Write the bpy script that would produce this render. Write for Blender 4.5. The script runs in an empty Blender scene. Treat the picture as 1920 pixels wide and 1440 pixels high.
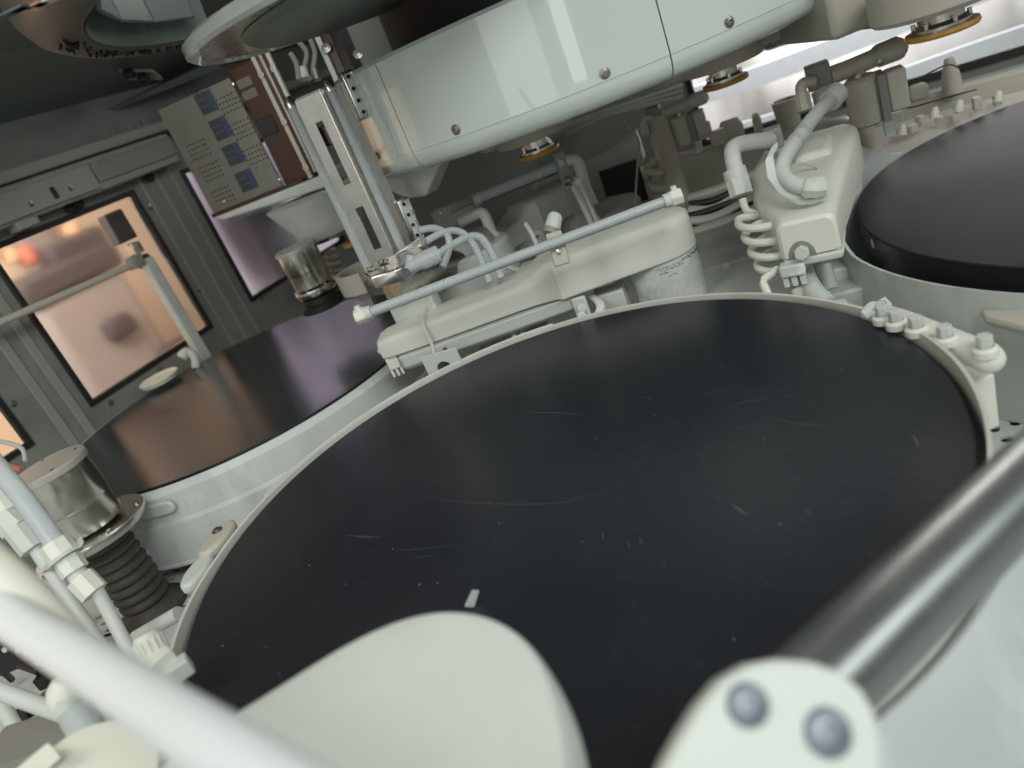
import bpy, bmesh, math, random
from mathutils import Vector as V, Matrix
from math import sin, cos, pi, radians as rad, sqrt, atan2
random.seed(11)
sc = bpy.context.scene
col = sc.collection

# ------------------------------------------------------------------ camera, world, lights
FPX, HC = 1387.0, 0.377                      # focal length in photo pixels, camera height over the pads
PITCH, ROLL = rad(22.8), rad(-22.7)
Fw = V((0, cos(PITCH), -sin(PITCH)))
_rt = V((1, 0, 0)); _up = _rt.cross(Fw)
Rt = cos(ROLL) * _rt + sin(ROLL) * _up
Up = -sin(ROLL) * _rt + cos(ROLL) * _up
CAM = V((0, 0, HC))
cd = bpy.data.cameras.new('camera'); cam = bpy.data.objects.new('camera', cd); col.objects.link(cam)
cam.matrix_world = Matrix(((Rt.x, Up.x, -Fw.x, CAM.x), (Rt.y, Up.y, -Fw.y, CAM.y), (Rt.z, Up.z, -Fw.z, CAM.z), (0, 0, 0, 1)))
cd.sensor_width = 36; cd.lens = FPX / 1920 * 36
cd.clip_start = 0.01; cd.clip_end = 60
cd.dof.use_dof = True; cd.dof.focus_distance = 0.97; cd.dof.aperture_fstop = 3.8
sc.camera = cam
w = bpy.data.worlds.new('World'); sc.world = w; w.use_nodes = True
w.node_tree.nodes['Background'].inputs[0].default_value = (0.96, 0.98, 0.89, 1)
w.node_tree.nodes['Background'].inputs[1].default_value = 0.34
sc.view_settings.view_transform = 'Standard'; sc.view_settings.look = 'None'
sc.view_settings.exposure = -0.14; sc.view_settings.gamma = 1.0
try:
    sc.view_settings.use_curve_mapping = False
except Exception:
    pass
sc.cycles.use_denoising = True
sc.cycles.sample_clamp_indirect = 4.0

def area(name, loc, target, size, power, color, sy=None):
    l = bpy.data.lights.new(name, 'AREA'); l.energy = power; l.color = color
    l.size = size
    if sy: l.shape = 'RECTANGLE'; l.size_y = sy
    o = bpy.data.objects.new(name, l); col.objects.link(o); o.location = loc
    o.rotation_euler = (V(target) - V(loc)).to_track_quat('-Z', 'Y').to_euler()
    return o
area('cleanroom_ceiling_light', (0.45, -1.1, 1.7), (0.0, 0.8, 0.05), 1.0, 29, (0.98, 1.0, 0.95), 0.7)
area('cover_reflection_strip_light', (-0.62, -2.0, 0.50), (-0.3, 0.9, 0.35), 0.34, 3.0, (0.95, 1.0, 0.98), 0.8)  # added behind the camera to put a narrow bright reflection on the cover
area('cover_reflection_broad_light', (-2.1, -2.0, 0.55), (-0.2, 0.9, 0.3), 1.5, 9, (0.95, 1.0, 0.96), 1.2)  # added out of view so the glossy cover mirrors a broad pale patch
area('cleanroom_side_light', (1.9, -0.4, 1.2), (0.4, 0.8, 0.05), 0.9, 10, (0.92, 0.99, 1.0), 0.7)
def _lw(a, z, off): return tuple(V((.839, -.544, 0)) * (-1.62 + off) + V((.544, .839, 0)) * a + V((0, 0, z)))
area('warm_room_light', _lw(.55, 1.2, -.30), _lw(1.35, .25, -1.7), 0.9, 58, (1.0, 0.79, 0.64))
area('violet_room_light', _lw(2.25, .75, -.45), _lw(2.65, .45, -1.0), 0.4, 17, (0.95, 0.81, 0.93))
area('left_wall_fill_light', (-0.75, 0.15, 0.95), (-0.75, 1.8, 0.35), 0.5, 6.5, (0.98, 1.0, 0.93))  # unseen fill lamp, added to brighten the dark left wall and ceiling
area('white_room_light', (1.7, 2.45, 1.2), (1.75, 3.6, 0.55), 1.4, 95, (1.0, 0.97, 0.95))

# ------------------------------------------------------------------ layout helpers (photo pixel -> point in the room)
def ray(px, py): return Fw + Rt * ((px - 960) / FPX) - Up * ((py - 720) / FPX)
def G(px, py, z=0.0):
    d = ray(px, py); return CAM + d * ((z - HC) / d.z)
def D(px, py, t): return CAM + ray(px, py) * t
def PXY(p):
    v = V(p) - CAM; k = v.dot(Fw); return 960 + FPX * v.dot(Rt) / k, 720 - FPX * v.dot(Up) / k, k
def CY(px, py, c, R, near=True):
    d = ray(px, py); ox, oy = -c[0], -c[1]
    a = d.x * d.x + d.y * d.y; b = 2 * (ox * d.x + oy * d.y); q = b * b - 4 * a * (ox * ox + oy * oy - R * R)
    s = sqrt(max(q, 0)); t = (-b - s) / (2 * a) if near else (-b + s) / (2 * a)
    return CAM + d * t
def zrow(x, y, py):                           # height at which the vertical line through (x,y) meets photo row py
    lo, hi = -0.5, 1.5
    for _ in range(50):
        m = (lo + hi) / 2
        if PXY((x, y, m))[1] > py: lo = m
        else: hi = m
    return (lo + hi) / 2
NL = V((.839, -.544, 0)); NB = V((.544, .839, 0))      # left wall faces NL, back wall faces -NB
def L(a, z, off=0.0): return NL * (-1.62 + off) + NB * a + V((0, 0, z))
def BK(b, z, off=0.0): return NB * (2.2 - off) + NL * b + V((0, 0, z))
C1, C2, C3, CC = (-.008, .66), (-.479, 1.436), (.88, .802), (.335, 1.40)

def fr(o, x=(1, 0, 0), z=(0, 0, 1)):
    z = V(z).normalized(); x = V(x); x = (x - z * x.dot(z)).normalized(); y = z.cross(x)
    return Matrix(((x.x, y.x, z.x, o[0]), (x.y, y.y, z.y, o[1]), (x.z, y.z, z.z, o[2]), (0, 0, 0, 1)))
def T(x, y, z): return Matrix.Translation((x, y, z))
FR_CAM = lambda p: fr(p, Rt, -Fw)

def spl(pts, n=8):
    P = [V(p) for p in pts]; P = [2 * P[0] - P[1]] + P + [2 * P[-1] - P[-2]]; out = []
    for i in range(1, len(P) - 2):
        a, b, c, d = P[i - 1], P[i], P[i + 1], P[i + 2]
        for k in range(n):
            t = k / n
            out.append(.5 * ((2 * b) + (c - a) * t + (2 * a - 5 * b + 4 * c - d) * t * t + (3 * b - a - 3 * c + d) * t ** 3))
    out.append(P[-2]); return out

class MB:
    def __init__(s): s.bm = bmesh.new()
    def face(s, vs):
        try: return s.bm.faces.new(vs)
        except ValueError: return None
    def box(s, size, m=Matrix(), c=(0, 0, 0)):
        x, y, z = size[0] / 2, size[1] / 2, size[2] / 2
        v = [s.bm.verts.new(m @ V((c[0] + i * x, c[1] + j * y, c[2] + k * z))) for i in (-1, 1) for j in (-1, 1) for k in (-1, 1)]
        for f in ((0, 1, 3, 2), (4, 6, 7, 5), (0, 4, 5, 1), (2, 3, 7, 6), (0, 2, 6, 4), (1, 5, 7, 3)): s.face([v[i] for i in f])
        return s
    def prism(s, poly, z0, z1, m=Matrix()):
        a = [s.bm.verts.new(m @ V((p[0], p[1], z0))) for p in poly]; b = [s.bm.verts.new(m @ V((p[0], p[1], z1))) for p in poly]
        s.face(a[::-1]); s.face(b); n = len(poly)
        for i in range(n): s.face((a[i], a[(i + 1) % n], b[(i + 1) % n], b[i]))
        return s
    def loft(s, rings, cap=True, closed=True):
        R = [[s.bm.verts.new(p) for p in r] for r in rings]; n = len(R[0])
        for a, b in zip(R, R[1:]):
            for i in range(n if closed else n - 1): s.face((a[i], a[(i + 1) % n], b[(i + 1) % n], b[i]))
        if cap and closed: s.face(R[0][::-1]); s.face(R[-1])
        return s
    def lathe(s, prof, m=Matrix(), seg=40, a0=0.0, a1=2 * pi, closed=False, zf=None):
        full = abs(a1 - a0 - 2 * pi) < 1e-6; N = seg if full else seg + 1; cols = []
        for k in range(N):
            a = a0 + (a1 - a0) * k / seg; cv = []
            for (r, z) in prof:
                zz = z + (zf(a) if zf else 0)
                cv.append(s.bm.verts.new(m @ V((max(r, 1e-5) * cos(a), max(r, 1e-5) * sin(a), zz))))
            cols.append(cv)
        n = len(prof); last = n if closed else n - 1
        for k in range(seg):
            A, B = cols[k], cols[(k + 1) % N]
            for i in range(last): s.face((A[i], B[i], B[(i + 1) % n], A[(i + 1) % n]))
        if not full and closed: s.face(cols[0]); s.face(cols[-1][::-1])
        return s
    def tube(s, pts, r, seg=12, cap=True):
        P = [V(p) for p in pts]; n = len(P); rs = r if isinstance(r, (list, tuple)) else [r] * n
        t = (P[1] - P[0]).normalized(); ref = V((0, 0, 1)) if abs(t.z) < .9 else V((1, 0, 0)); u = (ref - t * ref.dot(t)).normalized()
        rings = []
        for i in range(n):
            t = (P[min(i + 1, n - 1)] - P[max(i - 1, 0)]).normalized(); u = (u - t * u.dot(t)).normalized(); v = t.cross(u)
            rings.append([P[i] + (u * cos(2 * pi * k / seg) + v * sin(2 * pi * k / seg)) * rs[i] for k in range(seg)])
        return s.loft(rings, cap)
    def cyl(s, p0, p1, r, seg=20, r1=None): return s.tube([p0, p1], [r, r if r1 is None else r1], seg)
    def perf(s, w, h, nx, ny, r, t, m=Matrix()):     # a plate with round holes, centred at the frame origin
        cw, ch = w / nx, h / ny
        for i in range(nx):
            for j in range(ny):
                cx, cy = -w / 2 + (i + .5) * cw, -h / 2 + (j + .5) * ch
                o, q, q2 = [], [], []
                for k in range(8):
                    a = pi / 4 * k; ca, sa = cos(a), sin(a); mx = max(abs(ca), abs(sa))
                    o.append(s.bm.verts.new(m @ V((cx + ca / mx * cw / 2, cy + sa / mx * ch / 2, 0))))
                    q.append(s.bm.verts.new(m @ V((cx + ca * r, cy + sa * r, 0)))); q2.append(s.bm.verts.new(m @ V((cx + ca * r, cy + sa * r, -t))))
                for k in range(8):
                    k2 = (k + 1) % 8; s.face((o[k], o[k2], q[k2], q[k])); s.face((q[k], q[k2], q2[k2], q2[k]))
        return s

def obj(name, mb, mat, parent=None, bev=0.0, seg=2, sub=0, ang=38, kind=None, label=None):
    bm = mb.bm; bmesh.ops.remove_doubles(bm, verts=bm.verts, dist=2e-6); bmesh.ops.recalc_face_normals(bm, faces=bm.faces)
    me = bpy.data.meshes.new(name); co = [v.co for v in bm.verts]
    c = V(((min(p.x for p in co) + max(p.x for p in co)) / 2, (min(p.y for p in co) + max(p.y for p in co)) / 2, min(p.z for p in co)))
    bmesh.ops.translate(bm, vec=-c, verts=bm.verts)
    bm.to_mesh(me); bm.free()
    for p in me.polygons: p.use_smooth = True
    me.set_sharp_from_angle(angle=rad(ang))
    me.materials.append(mat)
    o = bpy.data.objects.new(name, me); col.objects.link(o); o.location = c
    if parent:
        base = V((0, 0, 0)); p = parent
        while p: base += p.location; p = p.parent
        o.parent = parent; o.location = c - base
    if bev:
        b = o.modifiers.new('edge', 'BEVEL'); b.width = bev; b.segments = seg; b.limit_method = 'ANGLE'; b.angle_limit = rad(35); b.use_clamp_overlap = True
        b.harden_normals = False
    if sub:
        q = o.modifiers.new('smooth', 'SUBSURF'); q.levels = sub; q.render_levels = sub
    if kind: o['kind'] = kind
    if label: o['label'] = label
    return o
def thing(name, label, cat, loc, group=None):
    o = bpy.data.objects.new(name, None); col.objects.link(o); o.location = loc; o.empty_display_size = .02
    o['label'] = label; o['category'] = cat
    if group: o['group'] = group
    return o
def tag(o, label, cat, group=None):
    o['label'] = label; o['category'] = cat
    if group: o['group'] = group
    return o
def struct(name, mb, mat, **k):
    o = obj(name, mb, mat, **k); o['kind'] = 'structure'; return o
def dup(root, delta):                          # copy a thing with its parts and sub-parts
    r = root.copy(); col.objects.link(r); r.location = root.location + V(delta)
    for ch in list(root.children):
        c = ch.copy(); col.objects.link(c); c.parent = r
        for g in list(ch.children):
            d = g.copy(); col.objects.link(d); d.parent = c
    return r

# ------------------------------------------------------------------ materials
def mat(name, base, rough=.5, metal=0.0, spec=.5, trans=0.0, coat=0.0, var=0.08, vs=30.0, bump=0.0, bs=200.0, rvar=.08, ior=1.45,
        dirt=None, ds=9.0, dlo=.52, dhi=.75, alpha=1.0, sss=0.0, emit=None, stretch=None):
    m = bpy.data.materials.new(name); m.use_nodes = True; nt = m.node_tree; N, K = nt.nodes, nt.links
    p = N['Principled BSDF']; tc = N.new('ShaderNodeTexCoord'); src = tc.outputs['Object']
    if stretch:
        mp = N.new('ShaderNodeMapping'); mp.inputs['Scale'].default_value = stretch; K.new(src, mp.inputs['Vector']); src = mp.outputs[0]
    nz = N.new('ShaderNodeTexNoise'); nz.inputs['Scale'].default_value = vs; nz.inputs['Detail'].default_value = 5; K.new(src, nz.inputs['Vector'])
    mix = N.new('ShaderNodeMix'); mix.data_type = 'RGBA'
    A = tuple(max(c * (1 - var), 0) for c in base) + (1,); B = tuple(min(c * (1 + var), 1) for c in base) + (1,)
    mix.inputs['A'].default_value = A; mix.inputs['B'].default_value = B; K.new(nz.outputs['Fac'], mix.inputs['Factor']); out = mix.outputs['Result']
    if dirt:
        n2 = N.new('ShaderNodeTexNoise'); n2.inputs['Scale'].default_value = ds; n2.inputs['Detail'].default_value = 8; n2.inputs['Roughness'].default_value = .65; K.new(src, n2.inputs['Vector'])
        mr = N.new('ShaderNodeMapRange'); mr.inputs['From Min'].default_value = dlo; mr.inputs['From Max'].default_value = dhi; K.new(n2.outputs['Fac'], mr.inputs['Value'])
        m2 = N.new('ShaderNodeMix'); m2.data_type = 'RGBA'; m2.inputs['B'].default_value = dirt + (1,); K.new(out, m2.inputs['A']); K.new(mr.outputs[0], m2.inputs['Factor']); out = m2.outputs['Result']
    K.new(out, p.inputs['Base Color'])
    r = N.new('ShaderNodeMapRange'); r.inputs['To Min'].default_value = max(rough - rvar, .02); r.inputs['To Max'].default_value = min(rough + rvar, 1); K.new(nz.outputs['Fac'], r.inputs['Value']); K.new(r.outputs[0], p.inputs['Roughness'])
    p.inputs['Metallic'].default_value = metal; p.inputs['Specular IOR Level'].default_value = spec; p.inputs['IOR'].default_value = ior
    p.inputs['Transmission Weight'].default_value = trans; p.inputs['Coat Weight'].default_value = coat; p.inputs['Coat Roughness'].default_value = .03
    p.inputs['Alpha'].default_value = alpha
    if sss:
        p.inputs['Subsurface Weight'].default_value = sss; p.inputs['Subsurface Scale'].default_value = .006; p.inputs['Subsurface Radius'].default_value = (1, 1, .9)
    if emit:
        p.inputs['Emission Color'].default_value = emit[0] + (1,); p.inputs['Emission Strength'].default_value = emit[1]
    if bump:
        n3 = N.new('ShaderNodeTexNoise'); n3.inputs['Scale'].default_value = bs; n3.inputs['Detail'].default_value = 3; K.new(src, n3.inputs['Vector'])
        b = N.new('ShaderNodeBump'); b.inputs['Strength'].default_value = bump; b.inputs['Distance'].default_value = .002; K.new(n3.outputs['Fac'], b.inputs['Height']); K.new(b.outputs[0], p.inputs['Normal'])
    return m
M_WHITE = mat('cream_polypropylene', (.69, .705, .64), .48, var=.04, vs=12, dirt=(.5, .52, .47), ds=14, dlo=.55, dhi=.9)
M_GREYW = mat('grey_white_plastic', (.56, .59, .56), .5, var=.05, vs=14, dirt=(.42, .45, .44), ds=12, dlo=.5, dhi=.85)
M_SHIELD = mat('pvc_shield', (.54, .57, .55), .38, var=.06, vs=9, dirt=(.41, .44, .44), ds=17, dlo=.5, dhi=.72, stretch=(1, 1, .5))
M_IVORY = mat('ivory_guard_plastic', (.60, .60, .555), .45, var=.06, vs=12, dirt=(.46, .45, .41), ds=10, dlo=.5, dhi=.8)
M_WORN = mat('residue_covered_plastic', (.55, .58, .57), .6, var=.15, vs=40, dirt=(.75, .78, .78), ds=24, dlo=.5, dhi=.66, bump=.25, bs=160)
M_COOLW = mat('cool_white_cover', (.64, .685, .655), .42, var=.05, vs=8, dirt=(.56, .60, .57), ds=9, dlo=.5, dhi=.85)
M_BLUEW = mat('bluish_white_hose', (.72, .77, .79), .4, var=.03, vs=6)
M_PANEL = mat('glossy_white_cover', (.55, .61, .585), .22, coat=1.0, var=.02, vs=4, rvar=.02)
M_TUBE = mat('translucent_tube', (.64, .69, .71), .26, trans=.42, ior=1.35, var=.04, vs=20)
M_FROST = mat('frosted_plastic', (.68, .71, .69), .42, trans=.25, ior=1.4, var=.05)
M_BEIGE = mat('beige_translucent_plastic', (.56, .53, .46), .42, trans=.15, ior=1.4, var=.06, vs=18)
M_CREAM = mat('cream_cup', (.66, .66, .575), .5, var=.03)
M_STEEL = mat('brushed_stainless', (.60, .585, .55), .24, metal=1, var=.1, vs=60, rvar=.06, stretch=(1, 1, 14))
M_BRIGHT = mat('polished_steel_edge', (.85, .82, .76), .22, metal=1, var=.04)
M_STEELG = mat('satin_steel_sheet', (.56, .545, .515), .27, metal=1, var=.08, vs=30)
M_SATIN = mat('satin_cap_metal', (.50, .49, .46), .5, metal=.55, var=.06, vs=30)
M_ROD = mat('dark_steel_bar', (.25, .265, .26), .32, metal=1, var=.12, vs=50)
M_BOLT = mat('bolt_steel', (.32, .31, .29), .35, metal=1, var=.1)
M_BLUEBOLT = mat('zinc_button_bolt', (.28, .31, .36), .55, metal=1, var=.1)
M_WALL = mat('grey_painted_panel', (.20, .205, .19), .5, var=.05, vs=6, dirt=(.11, .115, .105), ds=5)
M_WALL2 = mat('grey_painted_frame', (.25, .255, .235), .5, var=.05, vs=6)
M_CEIL = mat('green_grey_ceiling_panel', (.14, .17, .155), .42, var=.06, vs=4)
M_DARK = mat('dark_cavity', (.012, .012, .012), .6)
M_BLACK = mat('black_rubber', (.014, .013, .012), .5)
M_RUBG = mat('grey_rubber_bellows', (.055, .05, .045), .5, var=.3)
M_BRONZE = mat('dull_bronze_casing', (.19, .172, .155), .42, metal=.75, var=.15, vs=12, stretch=(1, 1, 10))
M_BROWN = mat('brown_acrylic', (.06, .022, .013), .22, var=.1)
M_PERF = mat('grey_aluminium_plate', (.21, .20, .175), .30, metal=.6, var=.08)
M_BLUE = mat('blue_label', (.035, .05, .10), .35, var=.1)
M_NAVY = mat('dark_label', (.035, .042, .05), .3, var=.15)
M_YEL = mat('amber_flange', (.42, .22, .04), .38, var=.15)
M_HOUS = mat('taupe_housing', (.36, .345, .295), .5, var=.05, vs=8)
M_DECK = mat('basin_deck', (.60, .64, .62), .4, var=.08, vs=7, dirt=(.36, .39, .38), ds=6)
M_SIGN = mat('black_print', (.03, .035, .05), .5)
M_SCR = mat('scratch_mark', (.105, .117, .125), .65, var=.3, vs=200)
M_DUST = mat('white_dust', (.6, .62, .62), .8)
M_COPPER = mat('dark_mixed_metal', (.12, .10, .085), .35, metal=.8, var=.4, vs=60)
M_GLASS = mat('window_polycarbonate', (.97, .97, .95), .19, trans=1, ior=1.12, spec=.3, var=0, rvar=.01)
M_GLASSC = mat('clear_window_sheet', (.97, .98, .98), .05, trans=1, ior=1.12, spec=.3, var=0, rvar=.01)
M_BAND = mat('blue_grey_band', (.58, .62, .66), .7)
M_SKIRT = mat('streaked_skirt_plastic', (.43, .465, .475), .35, var=.06, vs=9, dirt=(.60, .64, .67), ds=16, dlo=.5, dhi=.75, stretch=(1, .15, .6))
M_ROOMW = mat('warm_room_wall', (.70, .60, .50), .8)
M_ROOMV = mat('violet_room_wall', (.46, .43, .50), .8, var=.4, vs=2.5)
M_CURT = mat('white_sheet', (.78, .76, .75), .8, var=.03)
M_CART = mat('cart_plastic', (.07, .065, .075), .6)
M_CARTL = mat('cart_cloth', (.30, .29, .31), .8, var=.15, vs=4)
M_RED = mat('red_knob', (.50, .17, .13), .5); M_ORANGE = mat('orange_knob', (.62, .44, .28), .5)
M_WIRE = mat('white_cable', (.45, .46, .42), .5)

def pad_mat(name, lo, hi, spec):
    m = bpy.data.materials.new(name); m.use_nodes = True; nt = m.node_tree; N, K = nt.nodes, nt.links; p = N['Principled BSDF']
    tc = N.new('ShaderNodeTexCoord')
    def noise(scale, stretch=None, rot=0, det=4, ro=.6):
        src = tc.outputs['Object']
        if stretch:
            mp = N.new('ShaderNodeMapping'); mp.inputs['Scale'].default_value = stretch; mp.inputs['Rotation'].default_value = (0, 0, rot); K.new(src, mp.inputs['Vector']); src = mp.outputs[0]
        n = N.new('ShaderNodeTexNoise'); n.inputs['Scale'].default_value = scale; n.inputs['Detail'].default_value = det; n.inputs['Roughness'].default_value = ro; K.new(src, n.inputs['Vector']); return n.outputs['Fac']
    def ramp(x, lo, hi, a=0., b=1.):
        r = N.new('ShaderNodeMapRange'); r.inputs['From Min'].default_value = lo; r.inputs['From Max'].default_value = hi; r.inputs['To Min'].default_value = a; r.inputs['To Max'].default_value = b; K.new(x, r.inputs['Value']); return r.outputs[0]
    def math(op, a, b):
        q = N.new('ShaderNodeMath'); q.operation = op
        for i, x in enumerate((a, b)):
            if isinstance(x, float): q.inputs[i].default_value = x
            else: K.new(x, q.inputs[i])
        return q.outputs[0]
    big = noise(3.2, det=3)
    fine = noise(1.0, (18, 420, 1), .2); fine2 = noise(1.0, (420, 24, 1), -.35)
    hair = math('MULTIPLY', ramp(fine, .62, .78), ramp(noise(7, det=3), .5, .7)); hair2 = math('MULTIPLY', ramp(fine2, .65, .8), ramp(noise(9, det=2), .55, .75))
    vor = N.new('ShaderNodeTexVoronoi'); vor.inputs['Scale'].default_value = 55; K.new(tc.outputs['Object'], vor.inputs['Vector'])
    speck = math('MULTIPLY', ramp(vor.outputs['Distance'], .05, .02), ramp(noise(31, det=1), .58, .62))
    tot = math('MULTIPLY', math('ADD', hair, hair2), .62)
    haze = math('MULTIPLY', ramp(big, .45, .8), .05)
    fac = math('ADD', math('ADD', tot, haze), math('MULTIPLY', speck, .15))
    mx = N.new('ShaderNodeMix'); mx.data_type = 'RGBA'; mx.inputs['A'].default_value = (.0150, .0185, .0240, 1); mx.inputs['B'].default_value = (.16, .175, .19, 1)
    K.new(fac, mx.inputs['Factor']); K.new(mx.outputs['Result'], p.inputs['Base Color'])
    K.new(ramp(big, .3, .7, lo, hi), p.inputs['Roughness'])
    p.inputs['Specular IOR Level'].default_value = spec
    b = N.new('ShaderNodeBump'); b.inputs['Strength'].default_value = .08; b.inputs['Distance'].default_value = .0006; K.new(noise(900, det=2), b.inputs['Height']); K.new(b.outputs[0], p.inputs['Normal'])
    return m
M_PADS = [pad_mat('scuffed_black_pad', .26, .34, .36), pad_mat('glazed_black_pad', .19, .27, .70), pad_mat('black_pad', .40, .48, .2)]
M_PADSIDE = mat('black_platen_edge', (.015, .016, .019), .3, var=.2, dirt=(.16, .17, .19), ds=14, dlo=.56, dhi=.8, stretch=(1, 1, .35))

# ------------------------------------------------------------------ basin floor and enclosure
def quad_slab(pts, z0, z1): return MB().prism([(p[0], p[1]) for p in pts], z0, z1)
struct('basin_floor', quad_slab([(-1.75, .1), (.1, -.7), (2.2, -.2), (2.6, 1.3), (1.25, 2.1), (-.05, 2.7)], -.19, -.165), M_DECK)

WZ0, WZ1 = .040, .402                           # sill and head of the windows in the left wall
WIN = [(.36, .735), (.895, 1.268), (1.440, 1.90)]
wall = MB()
FL = lambda: Matrix(((NB.x, NL.x, 0, NL.x * -1.62), (NB.y, NL.y, 0, NL.y * -1.62), (0, 0, 1, 0), (0, 0, 0, 1)))   # x along wall, y into the machine, z up
fl = FL()
def wbox(mb, a0, a1, z0, z1, y0, y1): return mb.box((a1 - a0, y1 - y0, z1 - z0), fl, ((a0 + a1) / 2, (y0 + y1) / 2, (z0 + z1) / 2))
wbox(wall, .1, 2.45, -.19, WZ0, -.02, 0); wbox(wall, .1, 2.45, WZ1, .62, -.02, 0)
for a, b in ((.1, .36), (.735, .895), (1.268, 1.440), (1.90, 2.45)): wbox(wall, a, b, WZ0, WZ1, -.02, 0)
wl = struct('left_wall', wall, M_WALL)
for i, (a, b) in enumerate(WIN):
    g = thing('machine_window', ['edge of a small window behind the steel cylinder at the frame edge', 'large window in the grey side wall looking out on a cart', 'narrow violet window partly hidden behind the perforated panel'][i], 'window', L((a + b) / 2, WZ0), 'windows in the grey side wall')
    s = .009
    for q in ((a - s, a + s * .4, WZ0 - s, WZ1 + s), (b - s * .4, b + s, WZ0 - s, WZ1 + s)): obj('seal', wbox(MB(), *q, -.012, .006), M_BLACK, g, .002)
    for q in ((a, b, WZ0 - s, WZ0 + s * .4), (a, b, WZ1 - s * .4, WZ1 + s)): obj('seal', wbox(MB(), *q, -.013, .005), M_BLACK, g, .002)
    obj('pane', wbox(MB(), a + .0045, b - .0045, WZ0 + .0045, WZ1 - .0045, -.010, -.004), M_GLASS, g)
def bolt(p, n, r, parent, name='bolt', m=M_BOLT, h=.6):
    f = fr(p, (1, .3, .2) if abs(V(n).normalized().x) < .9 else (0, 1, 0), n)
    o = obj(name, MB().lathe([(0, -r * .3), (r * 1.5, -r * .3), (r * 1.5, r * .1), (r, r * .2), (r * .95, r * h), (r * .5, r * h * 1.15), (r * .45, r * .3), (0, r * .3)], f, 12), m, parent); return o
for px, py in ((24, 757), (208, 755), (282, 388), (372, 543), (340, 363), (424, 512), (490, 561), (300, 692)):
    d = ray(px, py); k = -1.62 / (d.x * NL.x + d.y * NL.y); bolt(CAM + d * k, NL, .0055, wl)
for a in (1.302, 1.352, 1.398):                 # folded seams of the wall between the windows
    obj('seam_rib', wbox(MB(), a, a + .010, -.16, .55, 0, .0035), M_WALL2, wl, .002)
for a in (.80, .845): obj('seam_rib', wbox(MB(), a, a + .02, -.16, .43, 0, .0035), M_WALL2, wl, .002)
rail = thing('window_head_rail', 'grey bolted rail running above the large side window', 'rail', L(1.0, .44))
obj('beam', wbox(MB(), .3, 1.42, .43, .505, 0, .04), M_WALL2, rail, .004)
obj('cover_plate', wbox(MB(), .78, 1.17, .437, .492, .04, .047), M_WALL2, rail, .002)
obj('cover_plate', wbox(MB(), 1.175, 1.42, .447, .492, .04, .045), M_WALL, rail, .002)
obj('flange', wbox(MB(), .3, 2.3, .506, .53, 0, .06), M_WALL2, rail, .004)
obj('slot', wbox(MB(), 1.055, 1.066, .447, .472, .0465, .0485), M_DARK, rail)
for a, z in ((1.0, .455), (1.1, .458)): bolt(L(a, z, .047), NL, .0045, rail)
for a in (1.10, 1.12, 1.33): bolt(L(a, .425, .012), NL, .010, rail, 'knob', M_BLACK)
obj('latch', wbox(MB(), .95, 1.0, .415, .432, .005, .045), M_WALL2, rail, .003)
struct('ceiling', MB().prism([(p.x, p.y) for p in (L(.0, 0), L(2.45, 0), L(2.45, 0, .5), L(.0, 0, .5))], .70, .72), M_CEIL)
struct('ceiling_skirt', MB().loft([[L(.1, .62, .0), L(.1, .70, .22), L(.1, .72, .22), L(.1, .64, .0)], [L(2.4, .62, .0), L(2.4, .70, .22), L(2.4, .72, .22), L(2.4, .64, .0)]]), M_CEIL)
obj_beam = tag(obj('ceiling_rib', MB().loft([[D(130, 240, 1.72), D(150, 228, 1.72), D(150, 225, 1.8), D(130, 238, 1.8)], [D(410, 130, 1.9), D(420, 105, 1.9), D(420, 100, 2.0), D(410, 128, 2.0)]]), M_CEIL), 'sloping dark ridge along the green grey ceiling', 'rib')

# back wall with the bright window
bw = MB(); FB = Matrix(((NL.x, -NB.x, 0, NB.x * 2.2), (NL.y, -NB.y, 0, NB.y * 2.2), (0, 0, 1, 0), (0, 0, 0, 1)))
def bbox(mb, b0, b1, z0, z1, y0, y1): return mb.box((b1 - b0, y1 - y0, z1 - z0), FB, ((b0 + b1) / 2, (y0 + y1) / 2, (z0 + z1) / 2))
bbox(bw, -1.64, -.50, -.19, .70, -.02, 0); bbox(bw, -.50, 2.2, -.19, -.055, -.02, 0); bbox(bw, -.50, 2.2, .30, .70, -.02, 0)
wb = struct('back_wall', bw, M_WALL)
g = thing('machine_window', 'wide bright window in the back wall behind the valves', 'window', BK(.6, -.05))
obj('seal', bbox(MB(), -.508, -.492, -.06, .30, 0, .010), M_BLACK, g, .002); obj('seal', bbox(MB(), -.492, 2.2, -.065, -.045, .001, .011), M_BLACK, g, .002)
obj('pane', bbox(MB(), -.49, 2.2, -.05, .30, -.014, -.008), M_GLASSC, g)
struct('inner_sill', bbox(MB(), -.50, 2.2, -.10, -.085, .002, .16), M_GREYW, bev=.004)

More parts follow.
